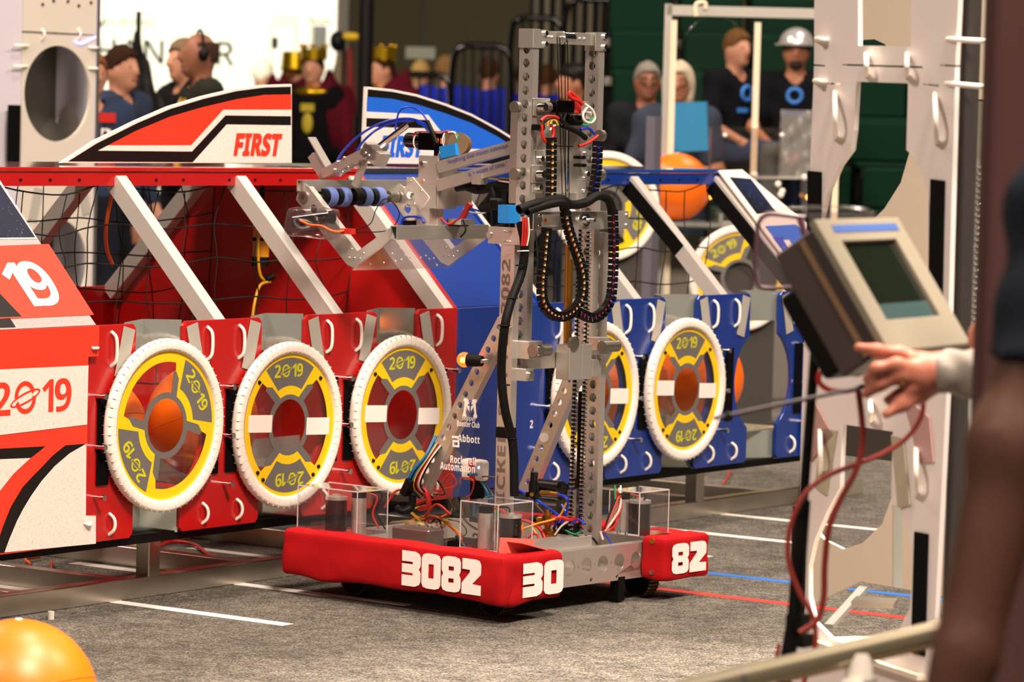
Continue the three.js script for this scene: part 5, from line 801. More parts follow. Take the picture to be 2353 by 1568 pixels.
function crown(t, rot) { obj('crown', [...Array.from({ length: 16 }, (_, i) => { const a = i * Math.PI / 8; return bx(0.045, 0.07 + 0.03 * (i % 2), 0.008).translate(0, 0, 0.1).rotateY(a).translate(...rot(0, 0.115, 0)); })], goldM, t, 'gold crown'); for (let i = 0; i < 8; i++) { const a = i * Math.PI / 4 + 0.2; obj('crown_ball', sph(...rot(0.1 * Math.sin(a), 0.175, 0.1 * Math.cos(a)), 0.016, 8), goldM, t); } }
person({ u: 671, v: 172, d: 30, a: 2.2, shirt: 0x4a0c1a, pants: 0x0c0c0e, hair: 0x5a3a1c, sleeve: 'long', label: 'person in a gold sequined hat next to the trailer door', extra: (t, J, rot) => { obj('sequin_hat', [cyl(V(...rot(0, 0.05, 0)), V(...rot(0, 0.19, 0)), 0.11, 0.1, 20), cyl(V(...rot(0, 0.045, 0)), V(...rot(0, 0.055, 0)), 0.14, 0.14, 20)], goldM, t); cape(t, J); } });
person({ u: 722, v: 158, d: 29, a: -0.3, shirt: 0x0d0d0f, pants: 0x0c0c0e, hair: 0x17110d, sleeve: 'long', label: 'person in a gold crown, wide maroon cape and black printed shirt', extra: (t, J, rot) => { cape(t, J); crown(t, rot); obj('shirt_print', [bx(0.11, 0.06, 0.006, 0, J.che[1] + 0.04, 0.128), ell0([0, J.che[1] - 0.08, 0.125], [0.045, 0.08, 0.015], 0)], mat(0x9a8c14, 0.7), t); } });
person({ u: 882, v: 160, d: 28, a: -1.0, shirt: 0x4a0c1a, pants: 0x0c0c0e, hair: 0x2a1a10, sleeve: 'long', label: 'person in a gold crown and maroon cape beside the black pole', extra: (t, J, rot) => { cape(t, J); crown(t, rot); } });
{ // tall costume prop between the capes and the pole
  const p = atD(787, 200, 30.5), t = thing('parade_banner', 'tall red and tan draped parade banner with a yellow top', 'banner', null, [p.x, 0, p.z], -0.95);
  obj('staff', cyl(V(0, 0, 0), V(0, 2.05, 0), 0.02), M.black, t); obj('red_drape', nets((x, y, z) => smin([cap([0.04, 1.9, 0], [0.12, 1.0, 0], 0.03, 0.09)], 0.02)(x, y, z) + 0.01 * Math.sin(x * 70), [-0.1, 0.85, -0.15], [0.3, 2, 0.15], 0.02), mat(0x6a1410, 0.8), t); obj('tan_drape', nets((x, y, z) => smin([cap([-0.04, 1.85, 0.02], [-0.1, 0.95, 0.02], 0.03, 0.12)], 0.02)(x, y, z) + 0.01 * Math.sin(x * 70), [-0.3, 0.75, -0.2], [0.1, 2, 0.2], 0.02), mat(0x6a6048, 0.8), t); obj('finial', ell0([0.06, 2.02, 0], [0.09, 0.04, 0.05], 0), mat(0xc8a818, 0.6), t); obj('tassel', ell0([-0.05, 1.98, 0], [0.07, 0.09, 0.06], 0), M.black, t);
}
// blue shirted crowd behind the barricades
for (const [u, v, hair, lab] of [[965, 172, 0x9a7a48, 'person in a blue shirt behind the low black barricade'], [1022, 162, 0x7a5c38, 'person in a blue shirt between two black barricades'], [1122, 168, 0x3a2412, 'person in a blue shirt behind the tall arched barricade'], [1205, 178, 0x2a1a10, 'person in a blue shirt left of the mast top'], [1258, 182, 0x4a3018, 'person in a blue shirt seen through the mast']]) person({ u, v, d: u % 2 ? 33 : 32.3, a: Math.PI - 0.2, shirt: 0x1c2a9a, pants: 0x14141a, hair, sleeve: 'short', cell: 0.028, label: lab });
function barricade(u0, u1, vt, d, label) {
  const a = atD((u0 + u1) / 2, 250, d), t = thing('barricade', label, 'barricade', 'black arched barricades', [a.x, 0, a.z], -0.951), w = (u1 - u0) / pxm(d), top = atD((u0 + u1) / 2, vt, d).y, r = w * 0.22;
  obj('frame', tube([[-w / 2, 0.05, 0], [-w / 2, top - r, 0], [-w / 2 + r * 0.3, top - r * 0.3, 0], [-w / 2 + r, top, 0], [0, top, 0], [w / 2 - r, top, 0], [w / 2 - r * 0.3, top - r * 0.3, 0], [w / 2, top - r, 0], [w / 2, 0.05, 0]], 0.03, 60, 8), M.blackGloss, t);
  const n = Math.max(5, Math.round(w / 0.085)); for (let i = 1; i < n; i++) obj('bar', cyl(V(-w / 2 + i * w / n, 0.12, 0), V(-w / 2 + i * w / n, top - 0.02, 0), 0.012, 0.012, 8), M.blackGloss, t);
  obj('lower_rail', cyl(V(-w / 2, 0.12, 0), V(w / 2, 0.12, 0), 0.018), M.blackGloss, t); for (const s of [-1, 1]) obj('foot', bx(0.08, 0.04, 0.5, s * w * 0.4, 0.02, 0), M.blackGloss, t);
}
barricade(915, 1032, 172, 30, 'low black arched barricade beside the crowned person'); barricade(1040, 1168, 106, 30.5, 'black arched barricade in front of the blue shirts'); barricade(1172, 1285, 42, 31, 'tallest black barricade behind the mast top'); barricade(1296, 1420, 0, 31.5, 'black barricade in front of the folded slats'); barricade(1428, 1452, 20, 29, 'narrow black barricade post frame by the slats');
{ // stacked folding slats
  const a = atD(1400, 250, 36.5), t = thing('folded_bleacher', 'folded bleacher end with upright pale slats', 'bleacher', null, [a.x, 0, a.z], -0.951);
  obj('backing', bx(1.7, 3, 0.2, 0, 1.5, -0.2), mat(0x15140f, 0.9), t); for (let i = 0; i < 15; i++) obj('slat', bx(0.045, 2.7, 0.05, -0.78 + i * 0.112, 1.65, 0), mat(i % 2 ? 0x6a6450 : 0x5c5746, 0.8), t);
  const sg = atD(965, 160, 36), st = thing('pale_sign', 'small pale sign on the far wall above the crowd', 'sign', null, [sg.x, sg.y + 0.17, sg.z], -0.951); obj('board', bx(0.3, 0.12, 0.02), mat(0x7d7c70, 0.7), st); obj('hanger', bar(V(0, 0.06, 0), V(0, 8.9, 0), 0.02, 0.02), M.black, st);
}
{ // bleachers with green seats, rising to the right and back
  const seatM = phys(0x022214, 0.6, 0, { specularIntensity: 0.15 }), metal = mat(0x8d8c84, 0.4, 0.6), riser = cloth(0x121412);
  const o = atD(1640, 250, 23), tb = thing('bleacher_stand', 'stepped bleacher stand with grey plank rows behind the clear wall', 'bleacher', null, [o.x, 0, o.z], -0.951);
  for (let r = 0; r < 7; r++) { const z = 1.2 - r * 0.85, y = 0.15 + r * 0.3; obj('tier', bx(3.2, y, 0.85, 0.95, y / 2, z - 0.2), riser, tb); obj('tier_edge', bx(3.2, 0.06, 0.05, 0.95, y, z + 0.24), metal, tb); }
  for (let r = 0; r < 7; r++) for (let i = 0; i < 6; i++) {
    const lx = -0.38 + i * 0.53, z = 1.2 - r * 0.85 - 0.2, y = 0.15 + r * 0.3, p = V(lx, y, z).applyMatrix4(tb.matrixWorld.makeRotationY(-0.951).setPosition(o.x, 0, o.z));
    const s = thing('stadium_seat', 'dark green folding stadium seat in ' + ['the lowest', 'the second lowest', 'the third', 'the middle', 'the fifth', 'the second highest', 'the highest'][r] + ' bleacher row', 'seat', 'green stadium seats', [p.x, p.y, p.z], -0.951);
    if (r === 0 && i === 0) { s.userData.proto = 0; }
    obj('backrest', bx(0.46, 0.27, 0.04, 0, 0.52, -0.2, 0.02), seatM, s); obj('seat', bx(0.46, 0.05, 0.4, 0, 0.36, 0, 0.02), seatM, s); for (const q of [-0.2, 0.2]) obj('bracket', bx(0.04, 0.36, 0.3, q, 0.18, -0.05), riser, s);
    delete s.userData.proto;
  }
}
person({ u: 1322, v: 190, d: 22.7, a: -1.2, skin: 'warm', shirt: 0x10122a, pants: 0x1c2230, hair: 0x17120e, sleeve: 'long', label: 'person in a navy jacket and black cap behind the mast posts', extra: (t, J, rot) => obj('cap', [ell0(rot(0, 0.06, -0.01), [0.092, 0.07, 0.105], 0)], M.black, t) });
person({ u: 1486, v: 188, d: 22.7, a: 0.1, sit: 1, skin: 'tan', shirt: 0x1a1b1e, pants: 0x3a4e68, hair: 0x77726a, sleeve: 'long', arms: { L: [[0.27, 1.12, 0.05], [0.12, 0.98, 0.3]], R: [[-0.27, 1.12, 0.05], [-0.12, 0.98, 0.3]] }, label: 'seated person with glasses in a black jacket and jeans', extra: (t, J, rot) => { obj('glasses', [new THREE.TorusGeometry(0.024, 0.004, 6, 16).translate(...rot(0.032, 0.005, 0.1)), new THREE.TorusGeometry(0.024, 0.004, 6, 16).translate(...rot(-0.032, 0.005, 0.1))], M.black, t); obj('shirt_front', bx(0.09, 0.3, 0.01, 0, J.che[1], 0.118), mat(0x8fa8c0, 0.8), t); } });
person({ u: 1559, v: 192, d: 20, a: -0.1, skin: 'warm', shirt: 0x333a48, pants: 0x1c2a3a, hair: 0xb8ad98, style: 'bob', arms: { L: [[0.25, 1.12, 0.08], [0.02, 1.12, 0.27]], R: [[-0.26, 1.1, 0.05], [-0.08, 1.08, 0.27]] }, label: 'person in a slate tee clutching a blue folder to the chest', extra: (t, J, rot) => { obj('wristband', new THREE.TorusGeometry(0.035, 0.014, 8, 16).rotateY(1.5).translate(0.1, 1.12, 0.21), mat(0xe08a90, 0.8), t); obj('glasses', [new THREE.TorusGeometry(0.024, 0.003, 6, 16).translate(...rot(0.032, 0.005, 0.102)), new THREE.TorusGeometry(0.024, 0.003, 6, 16).translate(...rot(-0.032, 0.005, 0.102))], M.black, t); } });
{ const p = atD(1584, 292, 19.66), t = thing('blue_folder', 'flat bright blue folder held by the person in the slate tee', 'folder', null, [p.x, p.y, p.z], -1.0); obj('cover', bx(0.2, 0.27, 0.008).rotateZ(0.08), mat(0x1a7fb0, 0.6), t); obj('inner_cover', bx(0.2, 0.27, 0.008, 0.004, 0.004, -0.012).rotateZ(0.05), mat(0x14688f, 0.6), t);
  const q = atD(1512, 322, 19.5), s = thing('handheld_sign', 'red octagonal hand sign beside the blue folder', 'sign', null, [q.x, q.y, q.z], -1.75); const oc = shp(Array.from({ length: 8 }, (_, i) => [0.085 * Math.cos(Math.PI / 8 + i * Math.PI / 4), 0.085 * Math.sin(Math.PI / 8 + i * Math.PI / 4)])); obj('face', ext(oc, 0.006), mat(0xc42420, 0.5), s); obj('border', flat(ring(0.074, 0.079), 0.0066), M.white, s); obj('letter', text('S', 0.05).translate(0, 0, 0.0068), M.white, s); obj('handle', bx(0.02, 0.16, 0.01, 0, -0.15, 0.003), M.white, s); }
person({ u: 1688, v: 112, d: 23.1, a: 0.75, sit: 1, shirt: 0x0d0f14, pants: 0x33405c, hair: 0x5a4024, arms: { L: [[0.26, 1.12, 0.08], [0.12, 1.0, 0.34]], R: [[-0.27, 1.13, 0.05], [-0.14, 0.98, 0.32]] }, label: 'person in a black printed tee looking aside on the bleachers', extra: (t, J) => { obj('shirt_print', [new THREE.TorusGeometry(0.045, 0.014, 6, 20).translate(0, J.che[1] + 0.05, 0.122), bx(0.16, 0.03, 0.01, 0, J.che[1] - 0.06, 0.12)], mat(0x2f6fc0, 0.7), t); } });
person({ u: 1830, v: 118, d: 23.0, a: -0.1, sit: 1, skin: 'warm', shirt: 0x0d0f14, pants: 0x5a5a58, hair: 0x20160f, arms: { L: [[0.27, 1.12, 0.06], [0.06, 0.95, 0.3]], R: [[-0.27, 1.12, 0.06], [-0.08, 0.95, 0.3]] }, label: 'person in a shiny silver hard hat and black printed tee', extra: (t, J, rot) => { obj('hard_hat', [new THREE.SphereGeometry(0.115, 24, 12, 0, Math.PI * 2, 0, Math.PI / 2).translate(...rot(0, 0.04, 0)), cyl(V(...rot(0, 0.036, 0.01)), V(...rot(0, 0.045, 0.01)), 0.14, 0.14, 24)], mat(0xc4c4c4, 0.25, 0.55), t, 'silver hard hat'); obj('shirt_print', [new THREE.TorusGeometry(0.045, 0.014, 6, 20).translate(0, J.che[1] + 0.05, 0.122), bx(0.16, 0.03, 0.01, 0, J.che[1] - 0.06, 0.12)], mat(0x2f6fc0, 0.7), t); obj('beard', ell0(rot(0, -0.085, 0.06), [0.045, 0.035, 0.045], 0), mat(0x20160f, 0.9), t); } });
{ // clear driver-station wall with white posts and silver top rail
  const d = 17.5, o = atD(1700, 250, d), t = thing('driver_station', 'clear panel wall with cream posts and a silver top rail', 'driver station', null, [o.x, 0, o.z], -0.951);
  const k = (u, v) => V((u - 1700) / pxm(d) * 0.99, 1.394 + (277 + (u - 1700) * 0.0257 - v) / pxm(d), 0);
  const cream = mat(0xe8dcc0, 0.5), rail = mat(0xb8b6ae, 0.4, 0.6);
  obj('top_rail', [bar(k(1524, 26), k(1935, 36), 0.05, 0.05)], rail, t); obj('side_post', bx(0.035, 1.95, 0.05, k(1528, 0).x, 0.98, 0), rail, t); obj('post', bx(0.03, 1.85, 0.03, k(1541, 0).x, 0.95, 0.03), cream, t); obj('post', bx(0.03, 1.85, 0.03, k(1735, 0).x, 0.95, 0.03), cream, t); obj('post', bx(0.03, 1.95, 0.03, k(1925, 0).x, 0.98, 0.03), cream, t);
  obj('clear_pane', bx(0.4, 1.6, 0.004, (k(1545, 0).x + k(1732, 0).x) / 2, 1.1, 0.0), M.clear, t); obj('clear_pane', bx(0.4, 1.6, 0.004, (k(1740, 0).x + k(1920, 0).x) / 2, 1.1, 0.0), M.clear, t);
  obj('rail_hook', [tube([k(1592, 40), k(1592, 12), k(1612, 10), k(1612, 24)].map((p) => p.add(V(0, 0, 0.03))), 0.012)], cream, t); obj('hanging_hoop', tube([k(1552, 150), k(1565, 90), k(1600, 50), k(1640, 38), k(1680, 55), k(1700, 90)].map((p) => p.add(V(0, 0, 0.02))), 0.004), M.clearRough, t);
  const sb = obj('clear_box', [bx(0.36, 0.22, 0.004, k(1710, 0).x, k(1710, 345).y, 0.16), bx(0.004, 0.22, 0.15, k(1632, 0).x, k(1632, 345).y, 0.08), bx(0.36, 0.004, 0.15, k(1710, 0).x, k(1710, 297).y, 0.08)], M.clearRough, t); for (const u of [1663, 1794]) obj('box_clip', sph(k(u, 312).x, k(u, 312).y, 0.17, 0.012, 8), M.white, sb);
  obj('shelf', bx(1.05, 0.03, 0.4, k(1720, 0).x, k(1720, 520).y, 0.1), rail, t); obj('shelf_rail', [bar(k(1680, 408).add(V(0, 0, 0.1)), k(1880, 410).add(V(0, 0, 0.1)), 0.014, 0.014)], rail, t); for (const [u, v] of [[1735, 402], [1850, 408], [1790, 424], [1800, 440], [1797, 448]]) obj('fitting', sph(k(u, v).x, k(u, v).y, 0.12, 0.016, 10), M.white, t);
  obj('lower_panel', bx(1.05, 0.8, 0.03, k(1730, 0).x, 0.42, 0.0), mat(0x77726a, 0.5, 0.4), t);
  const e = mat(0x000000, 0.4); e.emissive = new THREE.Color(1, 0.32, 0.05); e.emissiveIntensity = 1.4;
  const a = k(1628, 449), b = k(1857, 453); obj('amber_lamp', [sph(a.x, a.y, 0.2, 0.02, 12)], e, t, 'small amber lamp'); obj('amber_lamp', [sph(b.x, b.y, 0.2, 0.012, 12)], e, t); obj('lamp_stem', cyl(V(a.x, k(0, 520).y, 0.2), V(a.x, a.y - 0.02, 0.2), 0.014), M.black, t);
}
{ const p = atD(1555, 430, 17.25); ball(p.x, p.y, p.z, 'orange ball resting in the clear wall chute above the blue roof'); const t = thing('ball_chute', 'grey ball chute under the orange ball by the clear wall', 'chute', null, [p.x, 0, p.z], -0.951); obj('trough', bx(0.4, 0.02, 0.34, 0, p.y - 0.176, 0), M.galv, t); for (const s of [-1, 1]) obj('trough_leg', bx(0.03, p.y - 0.186, 0.03, s * 0.17, (p.y - 0.186) / 2, 0), M.galv, t); obj('trough_side', bx(0.02, 0.06, 0.34, 0.21, p.y - 0.15, 0), M.galv, t);
  const q = atD(1497, 505, 16.6), s = thing('grey_upright', 'grey aluminium upright seen inside the blue ship', 'post', null, [q.x, 0, q.z]); obj('upright', bx(0.06, 1.4, 0.05, 0, 0.7, 0), mat(0x6d6a76, 0.5, 0.3), s); obj('foot', bx(0.2, 0.03, 0.2, 0, 0.015, 0), mat(0x6d6a76, 0.5, 0.3), s); }
for (const [u, v, d, r, lab] of [[1700, 640, 16, 0.5, 'spare hatch disc leaning behind the sloping blue nose'], [1392, 475, 15.4, 1.3, 'spare hatch disc leaning behind the blue ship near the mast']]) { const p = atD(u, v, d), t = hatch(0, 0, r, lab, false, false); t.position.copy(p); t.rotation.y = -0.7; t.userData.group = 'spare hatch discs'; const st = thing('disc_stand', 'upright board holding the ' + (r < 1 ? 'spare disc behind the blue nose' : 'spare disc near the mast'), 'stand', null, [p.x, 0, p.z], -0.7); obj('board', bx(0.36, p.y + 0.18, 0.02, 0, (p.y + 0.18) / 2, -0.035), mat(0x3a3632, 0.7), st); obj('board_foot', bx(0.4, 0.03, 0.2, 0, 0.015, -0.05), mat(0x3a3632, 0.7), st); }
{ // plastic sheet in the lap of the hard hat man
  const p = atD(1835, 330, 22.3), t = thing('plastic_sheet', 'crumpled clear plastic sheet held by the person in the hard hat', 'plastic sheet', null, [p.x, p.y, p.z], -0.951);
  const g = new THREE.PlaneGeometry(0.24, 0.42, 14, 24), q = g.attributes.position; for (let i = 0; i < q.count; i++) q.setZ(i, 0.02 * Math.sin(q.getX(i) * 50 + q.getY(i) * 9) + 0.02 * n8(q.getX(i) * 3, q.getY(i) * 3)); g.computeVertexNormals(); obj('sheet', g, phys(0xb9b6b0, 0.3, 0, { transmission: 0.55, thickness: 0 }), t); obj('folded_edge', tube([[-0.12, 0.21, 0.01], [0, 0.2, 0.03], [0.12, 0.21, 0.01]], 0.006), M.clearRough, t);
}
{ // yellow beacon hanging in the red ship, cables
  const c = onP(600, 550, 'z', -0.62), t = thing('stack_light', 'yellow and black beacon hanging inside the red ship', 'beacon', null, [c.x, c.y, c.z]);
  for (const [y0, y1] of [[-0.055, -0.005], [0.005, 0.055]]) obj('lens', cyl(V(0, y0, 0), V(0, y1, 0), 0.026), mat(0xe09a1c, 0.35), t); for (const [y0, y1] of [[0.055, 0.075], [-0.005, 0.005], [-0.085, -0.055]]) obj('collar', cyl(V(0, y0, 0), V(0, y1, 0), 0.028), M.black, t);
  obj('hanger', cyl(V(0, 0.07, 0), V(0, YR - c.y, 0), 0.008), M.black, t);
  obj('cable', tube([V(-0.02, 0.12, 0.02), V(-0.05, 0.0, 0.03), V(-0.03, -0.12, 0.03), V(0.0, -0.13, 0.04), V(-0.06, -0.14, 0.05), V(-0.1, -0.2, 0.06), V(-0.11, -0.28, 0.06)], 0.005), M.cableYellow, t); obj('cable_plug', cyl(V(-0.02, -0.125, 0.04), V(0.01, -0.115, 0.04), 0.011), M.black, t);
  solo('orange_cable', tube([V(0.262, 1.15, -0.42), V(0.28, 1.05, -0.46), V(0.35, 0.97, -0.52), V(0.42, 0.92, -0.56)], 0.006, 20), M.cableOrange, 'thin orange cable hanging from the red roof edge', 'cable');
  const fl = (pts, m, label, r = 0.005) => solo('floor_cable', tube(pts.map(([u, v, y = 0.012]) => onP(u, v, 'y', y)), r, pts.length * 8), m, label, 'cable');
  fl([[-40, 1322], [20, 1316], [90, 1312], [140, 1318], [168, 1330], [150, 1338], [125, 1325], [118, 1290]], M.cableRed, 'red cable looping on the carpet under the red nose');
  fl([[-40, 1330], [30, 1312], [70, 1300], [60, 1285], [90, 1280]], M.cableOrange, 'orange cable lying under the red nose beside the red loop');
  fl([[255, 1252], [300, 1262], [345, 1250], [385, 1240], [430, 1236]], M.cableYellow, 'yellow cable bunch under the slanted hatch disc', 0.014);
  fl([[340, 1270], [400, 1245], [440, 1250], [480, 1275], [520, 1290]], M.cableRed, 'dark red cable under the gap beside the leg', 0.006);
  fl([[1680, 1078], [1670, 1100], [1640, 1128], [1590, 1137]], M.cableRed, 'thin red cable drooping under the blue bays', 0.004);
  const cp = onP(117, 1412, 'y', 0.014); const pg = solo('cable_plug', [cyl(V(cp.x, 0, cp.z), V(cp.x, 0.022, cp.z), 0.009)], M.cableWhite, 'tiny cream plug standing on the carpet by the red nose', 'plug');
}
ball(...(() => { const p = onP(40, 1607, 'y', 0.165); return [p.x, p.y, p.z]; })(), 'large orange ball on the carpet in front of the red nose');
// ---------- near right: rocket, control panel on its stand, guard rail, operator ----------
{ // near rocket: one hatch face towards the camera, its far face seen through the openings
  const Q = atD(2010, 1330, 7.15), ax = V(-0.545, 0, 0.837), n = V(-0.837, 0, -0.545), t = thing('rocket_tower', 'near white rocket tower with slotted openings and cream ties', 'rocket tower', null, [Q.x, 0, Q.z]);
  const mk = (off) => { const p0 = Q.clone().addScaledVector(n, -off); return { p0, to: ([u, v]) => { const e = onPlane(u, v, p0, n).sub(p0); return [e.dot(ax), e.y + p0.y]; }, lay: (g) => g.applyMatrix4(new THREE.Matrix4().makeBasis(ax, V(0, 1, 0), n.clone()).setPosition(V(p0.x - Q.x, 0, p0.z - Q.z))) }; };
  const A = mk(0), S = (pts) => shp(pts.map(A.to)), addHole = (s, pts) => { const q = pts.map(A.to), p = new THREE.Path(); q.forEach((a, i) => i ? p.lineTo(...a) : p.moveTo(...a)); p.closePath(); s.holes.push(p); };
  const wm = mat(0xe4dcda, 0.55);
  const seam = [[1880, 148], [1905, 150], [1907, 190], [1942, 192], [1945, 147], [2130, 153], [2132, 192], [2168, 196], [2171, 148], [2206, 150]];
  const upS = S([[1882, -260], [2226, -260], ...[...seam].reverse()]); addHole(upS, [[1982, -120], [2105, -120], [2103, 107], [1982, 105]]);
  const dn = (p) => [p[0], p[1] + 4], loS = S([...seam.map(dn), [2186, 900], [2160, 1400], [2148, 1700], [1826, 1700], [1838, 1400], [1856, 800], [1867, 480]]);
  addHole(loS, [[1978, 188], [2097, 192], [2093, 345], [2112, 362], [2138, 425], [2150, 490], [2152, 560], [2140, 650], [2110, 730], [2030, 785], [1960, 755], [1912, 680], [1893, 580], [1897, 500], [1912, 440], [1940, 380], [1966, 345], [1972, 300]]);
  addHole(loS, [[1945, 975], [2062, 992], [2058, 1140], [2085, 1180], [2105, 1260], [2108, 1330], [2100, 1400], [2075, 1450], [2030, 1480], [1980, 1488], [1920, 1468], [1882, 1430], [1868, 1370], [1868, 1300], [1882, 1240], [1908, 1180], [1940, 1120]]);
  obj('face_panel', A.lay(ext(upS, 0.01)), wm, t); obj('face_panel', A.lay(ext(loS, 0.01)), wm, t);
  const P3 = (u, v, d = 0.012) => { const p = onPlane(u, v, A.p0.clone().addScaledVector(n, d), n); return V(p.x - Q.x, p.y, p.z - Q.z); };
  const tie = (a, b, r = 0.0055, bow = 0.03) => obj('zip_tie', tube([P3(...a, 0.008), P3(a[0] * 0.85 + b[0] * 0.15, a[1] * 0.85 + b[1] * 0.15, bow), P3((a[0] + b[0]) / 2, (a[1] + b[1]) / 2, bow + 0.012), P3(a[0] * 0.15 + b[0] * 0.85, a[1] * 0.15 + b[1] * 0.85, bow), P3(...b, 0.008)], r, 20, 8), M.zip, t);
  tie([1990, 125], [1991, 172]); tie([2084, 125], [2083, 174]); tie([1918, 212], [1920, 318]); tie([2148, 216], [2152, 328]); tie([2000, 922], [2001, 968]); tie([1884, 988], [1886, 1090]); tie([2105, 1030], [2105, 1138]);
  tie([1876, 90], [1904, 92], 0.0055, 0.012); tie([1872, 186], [1900, 188], 0.0055, 0.012); tie([2177, 90], [2270, 95], 0.005, 0.012); tie([2174, 192], [2266, 200], 0.005, 0.012);
  const strip = (pts, m, name) => obj(name, A.lay(ext(S(pts), 0.004)).translate(n.x * 0.011, 0, n.z * 0.011), m, t);
  strip([[1870, 393], [1899, 396], [1897, 690], [1866, 682]], M.velcro, 'velcro_strip'); strip([[2153, 412], [2184, 416], [2178, 700], [2148, 690]], M.velcro, 'velcro_strip'); strip([[1836, 1163], [1865, 1170], [1858, 1438], [1828, 1430]], M.velcro, 'velcro_strip'); strip([[2116, 1222], [2146, 1228], [2138, 1508], [2108, 1500]], M.velcro, 'velcro_strip');
  const tp = mat(0xaaa18c, 0.6); strip([[1902, 984], [1936, 990], [1912, 1138], [1886, 1120]], tp, 'target_tape'); strip([[2062, 1000], [2090, 1008], [2105, 1160], [2078, 1168]], tp, 'target_tape');
  const pk = mat(0xb08a86, 0.6); strip([[1875, 905], [1912, 975], [1930, 1000], [1876, 1060]], pk, 'faded_print'); strip([[2085, 905], [2150, 960], [2160, 1062], [2125, 1064], [2110, 990]], pk, 'faded_print'); 
  const B = mk(0.42), SB = (pts) => shp(pts.map(B.to)), im = mat(0xd2c6b4, 0.6);
  obj('inner_panel', B.lay(ext(SB([[1965, -80], [2120, -80], [2120, 125], [2052, 125], [2042, 102], [2016, 90], [1984, 92], [1960, 110]]), 0.01)), im, t);
  obj('inner_panel', B.lay(ext(SB([[2104, 330], [2078, 420], [2040, 480], [1990, 528], [1940, 560], [1880, 760], [2190, 800], [2200, 330]]), 0.01)), im, t);
  obj('inner_panel', B.lay(ext(SB([[2062, 1130], [2035, 1205], [1990, 1248], [1945, 1262], [1900, 1240], [1878, 1215], [1850, 1400], [1985, 1336], [2180, 1370], [2180, 1130]]), 0.01)), im, t);
  const fl0 = B.to([1985, 1338]); obj('inner_floor', [bx(0.5, 0.01, 0.5).applyMatrix4(new THREE.Matrix4().makeBasis(ax, V(0, 1, 0), n).setPosition(V(-n.x * 0.22, fl0[1] - 0.03, -n.z * 0.22)))], im, t); obj('inner_plate', B.lay(ext(SB([[1940, 975], [2075, 995], [2075, 1062], [1940, 1046]]), 0.008)), mat(0x2c2a26, 0.7), t); obj('inner_floor', [bx(0.6, 0.01, 0.45).applyMatrix4(new THREE.Matrix4().makeBasis(ax, V(0, 1, 0), n).setPosition(V(-n.x * 0.22, 0.2, -n.z * 0.22)))], im, t);
  for (const g of [bar(P3(2150, 340, -0.25), P3(2150, 700, -0.25), 0.03, 0.008), bar(P3(2062, 1160, -0.12), P3(2062, 1350, -0.12), 0.02, 0.006), bar(P3(1905, 1440, -0.15), P3(1985, 1352, -0.3), 0.02, 0.01)]) obj('inner_fold', g, M.galv, t); obj('floor_bracket', [bx(0.09, 0.012, 0.09).rotateY(0.4).translate(...P3(2010, 1385, -0.2).toArray())], M.steel, t);
  const pm = mat(0x3c3836, 0.5, 0.3), bp = P3(2221, 400, -0.03); obj('corner_post', cyl(V(bp.x, 0.02, bp.z), V(bp.x, 2.4, bp.z), 0.019), pm, t);
}
{ // post with diamond plate and a dull maroon padded pillar beyond the rail
  const p = atD(2237, 620, 7.6), t = thing('diamond_plate_post', 'narrow bright diamond-plate metal post behind the control panel', 'post', null, [p.x, 0, p.z], -0.951);
  obj('post', bx(0.028, 1.32, 0.02, 0, 0.66, 0), M.galv, t); for (let i = 0; i < 26; i++) for (const s of [-1, 1]) obj('tread_bump', ell0([s * 0.007, 0.98 + i * 0.013, 0.011], [0.008, 0.003, 0.003], 0).rotateZ(0), M.chrome, t);
  const q = atD(2322, 400, 5.2), c = thing('padded_pillar', 'wide dull maroon padded pillar beside the slate blue sleeve', 'pillar', null, [q.x, 0, q.z], -0.951);
  obj('pad', bx(0.085, 3.2, 0.1, 0.0, 1.6, 0, 0.02), cloth(0x4c3433), c); obj('pillar_base', bx(0.12, 0.05, 0.14, 0, 0.025, 0), M.black, c);
  const w = atD(2262, 100, 9.5), b = thing('pale_board', 'narrow pale board standing behind the maroon pillar', 'board', null, [w.x, 0, w.z], -0.951); obj('upper_board', bx(0.05, 0.3, 0.02, 0, atD(2262, 100, 9.5).y, 0), mat(0xb8ae9c, 0.7), b); obj('board_stem', bx(0.04, w.y - 0.15, 0.015, 0, (w.y - 0.15) / 2, -0.002), mat(0x6b6a5c, 0.7), b);
}
const TD = 5.9, rH = RG.clone().setY(0).normalize(), cH = fwd.clone().setY(0).normalize().negate();
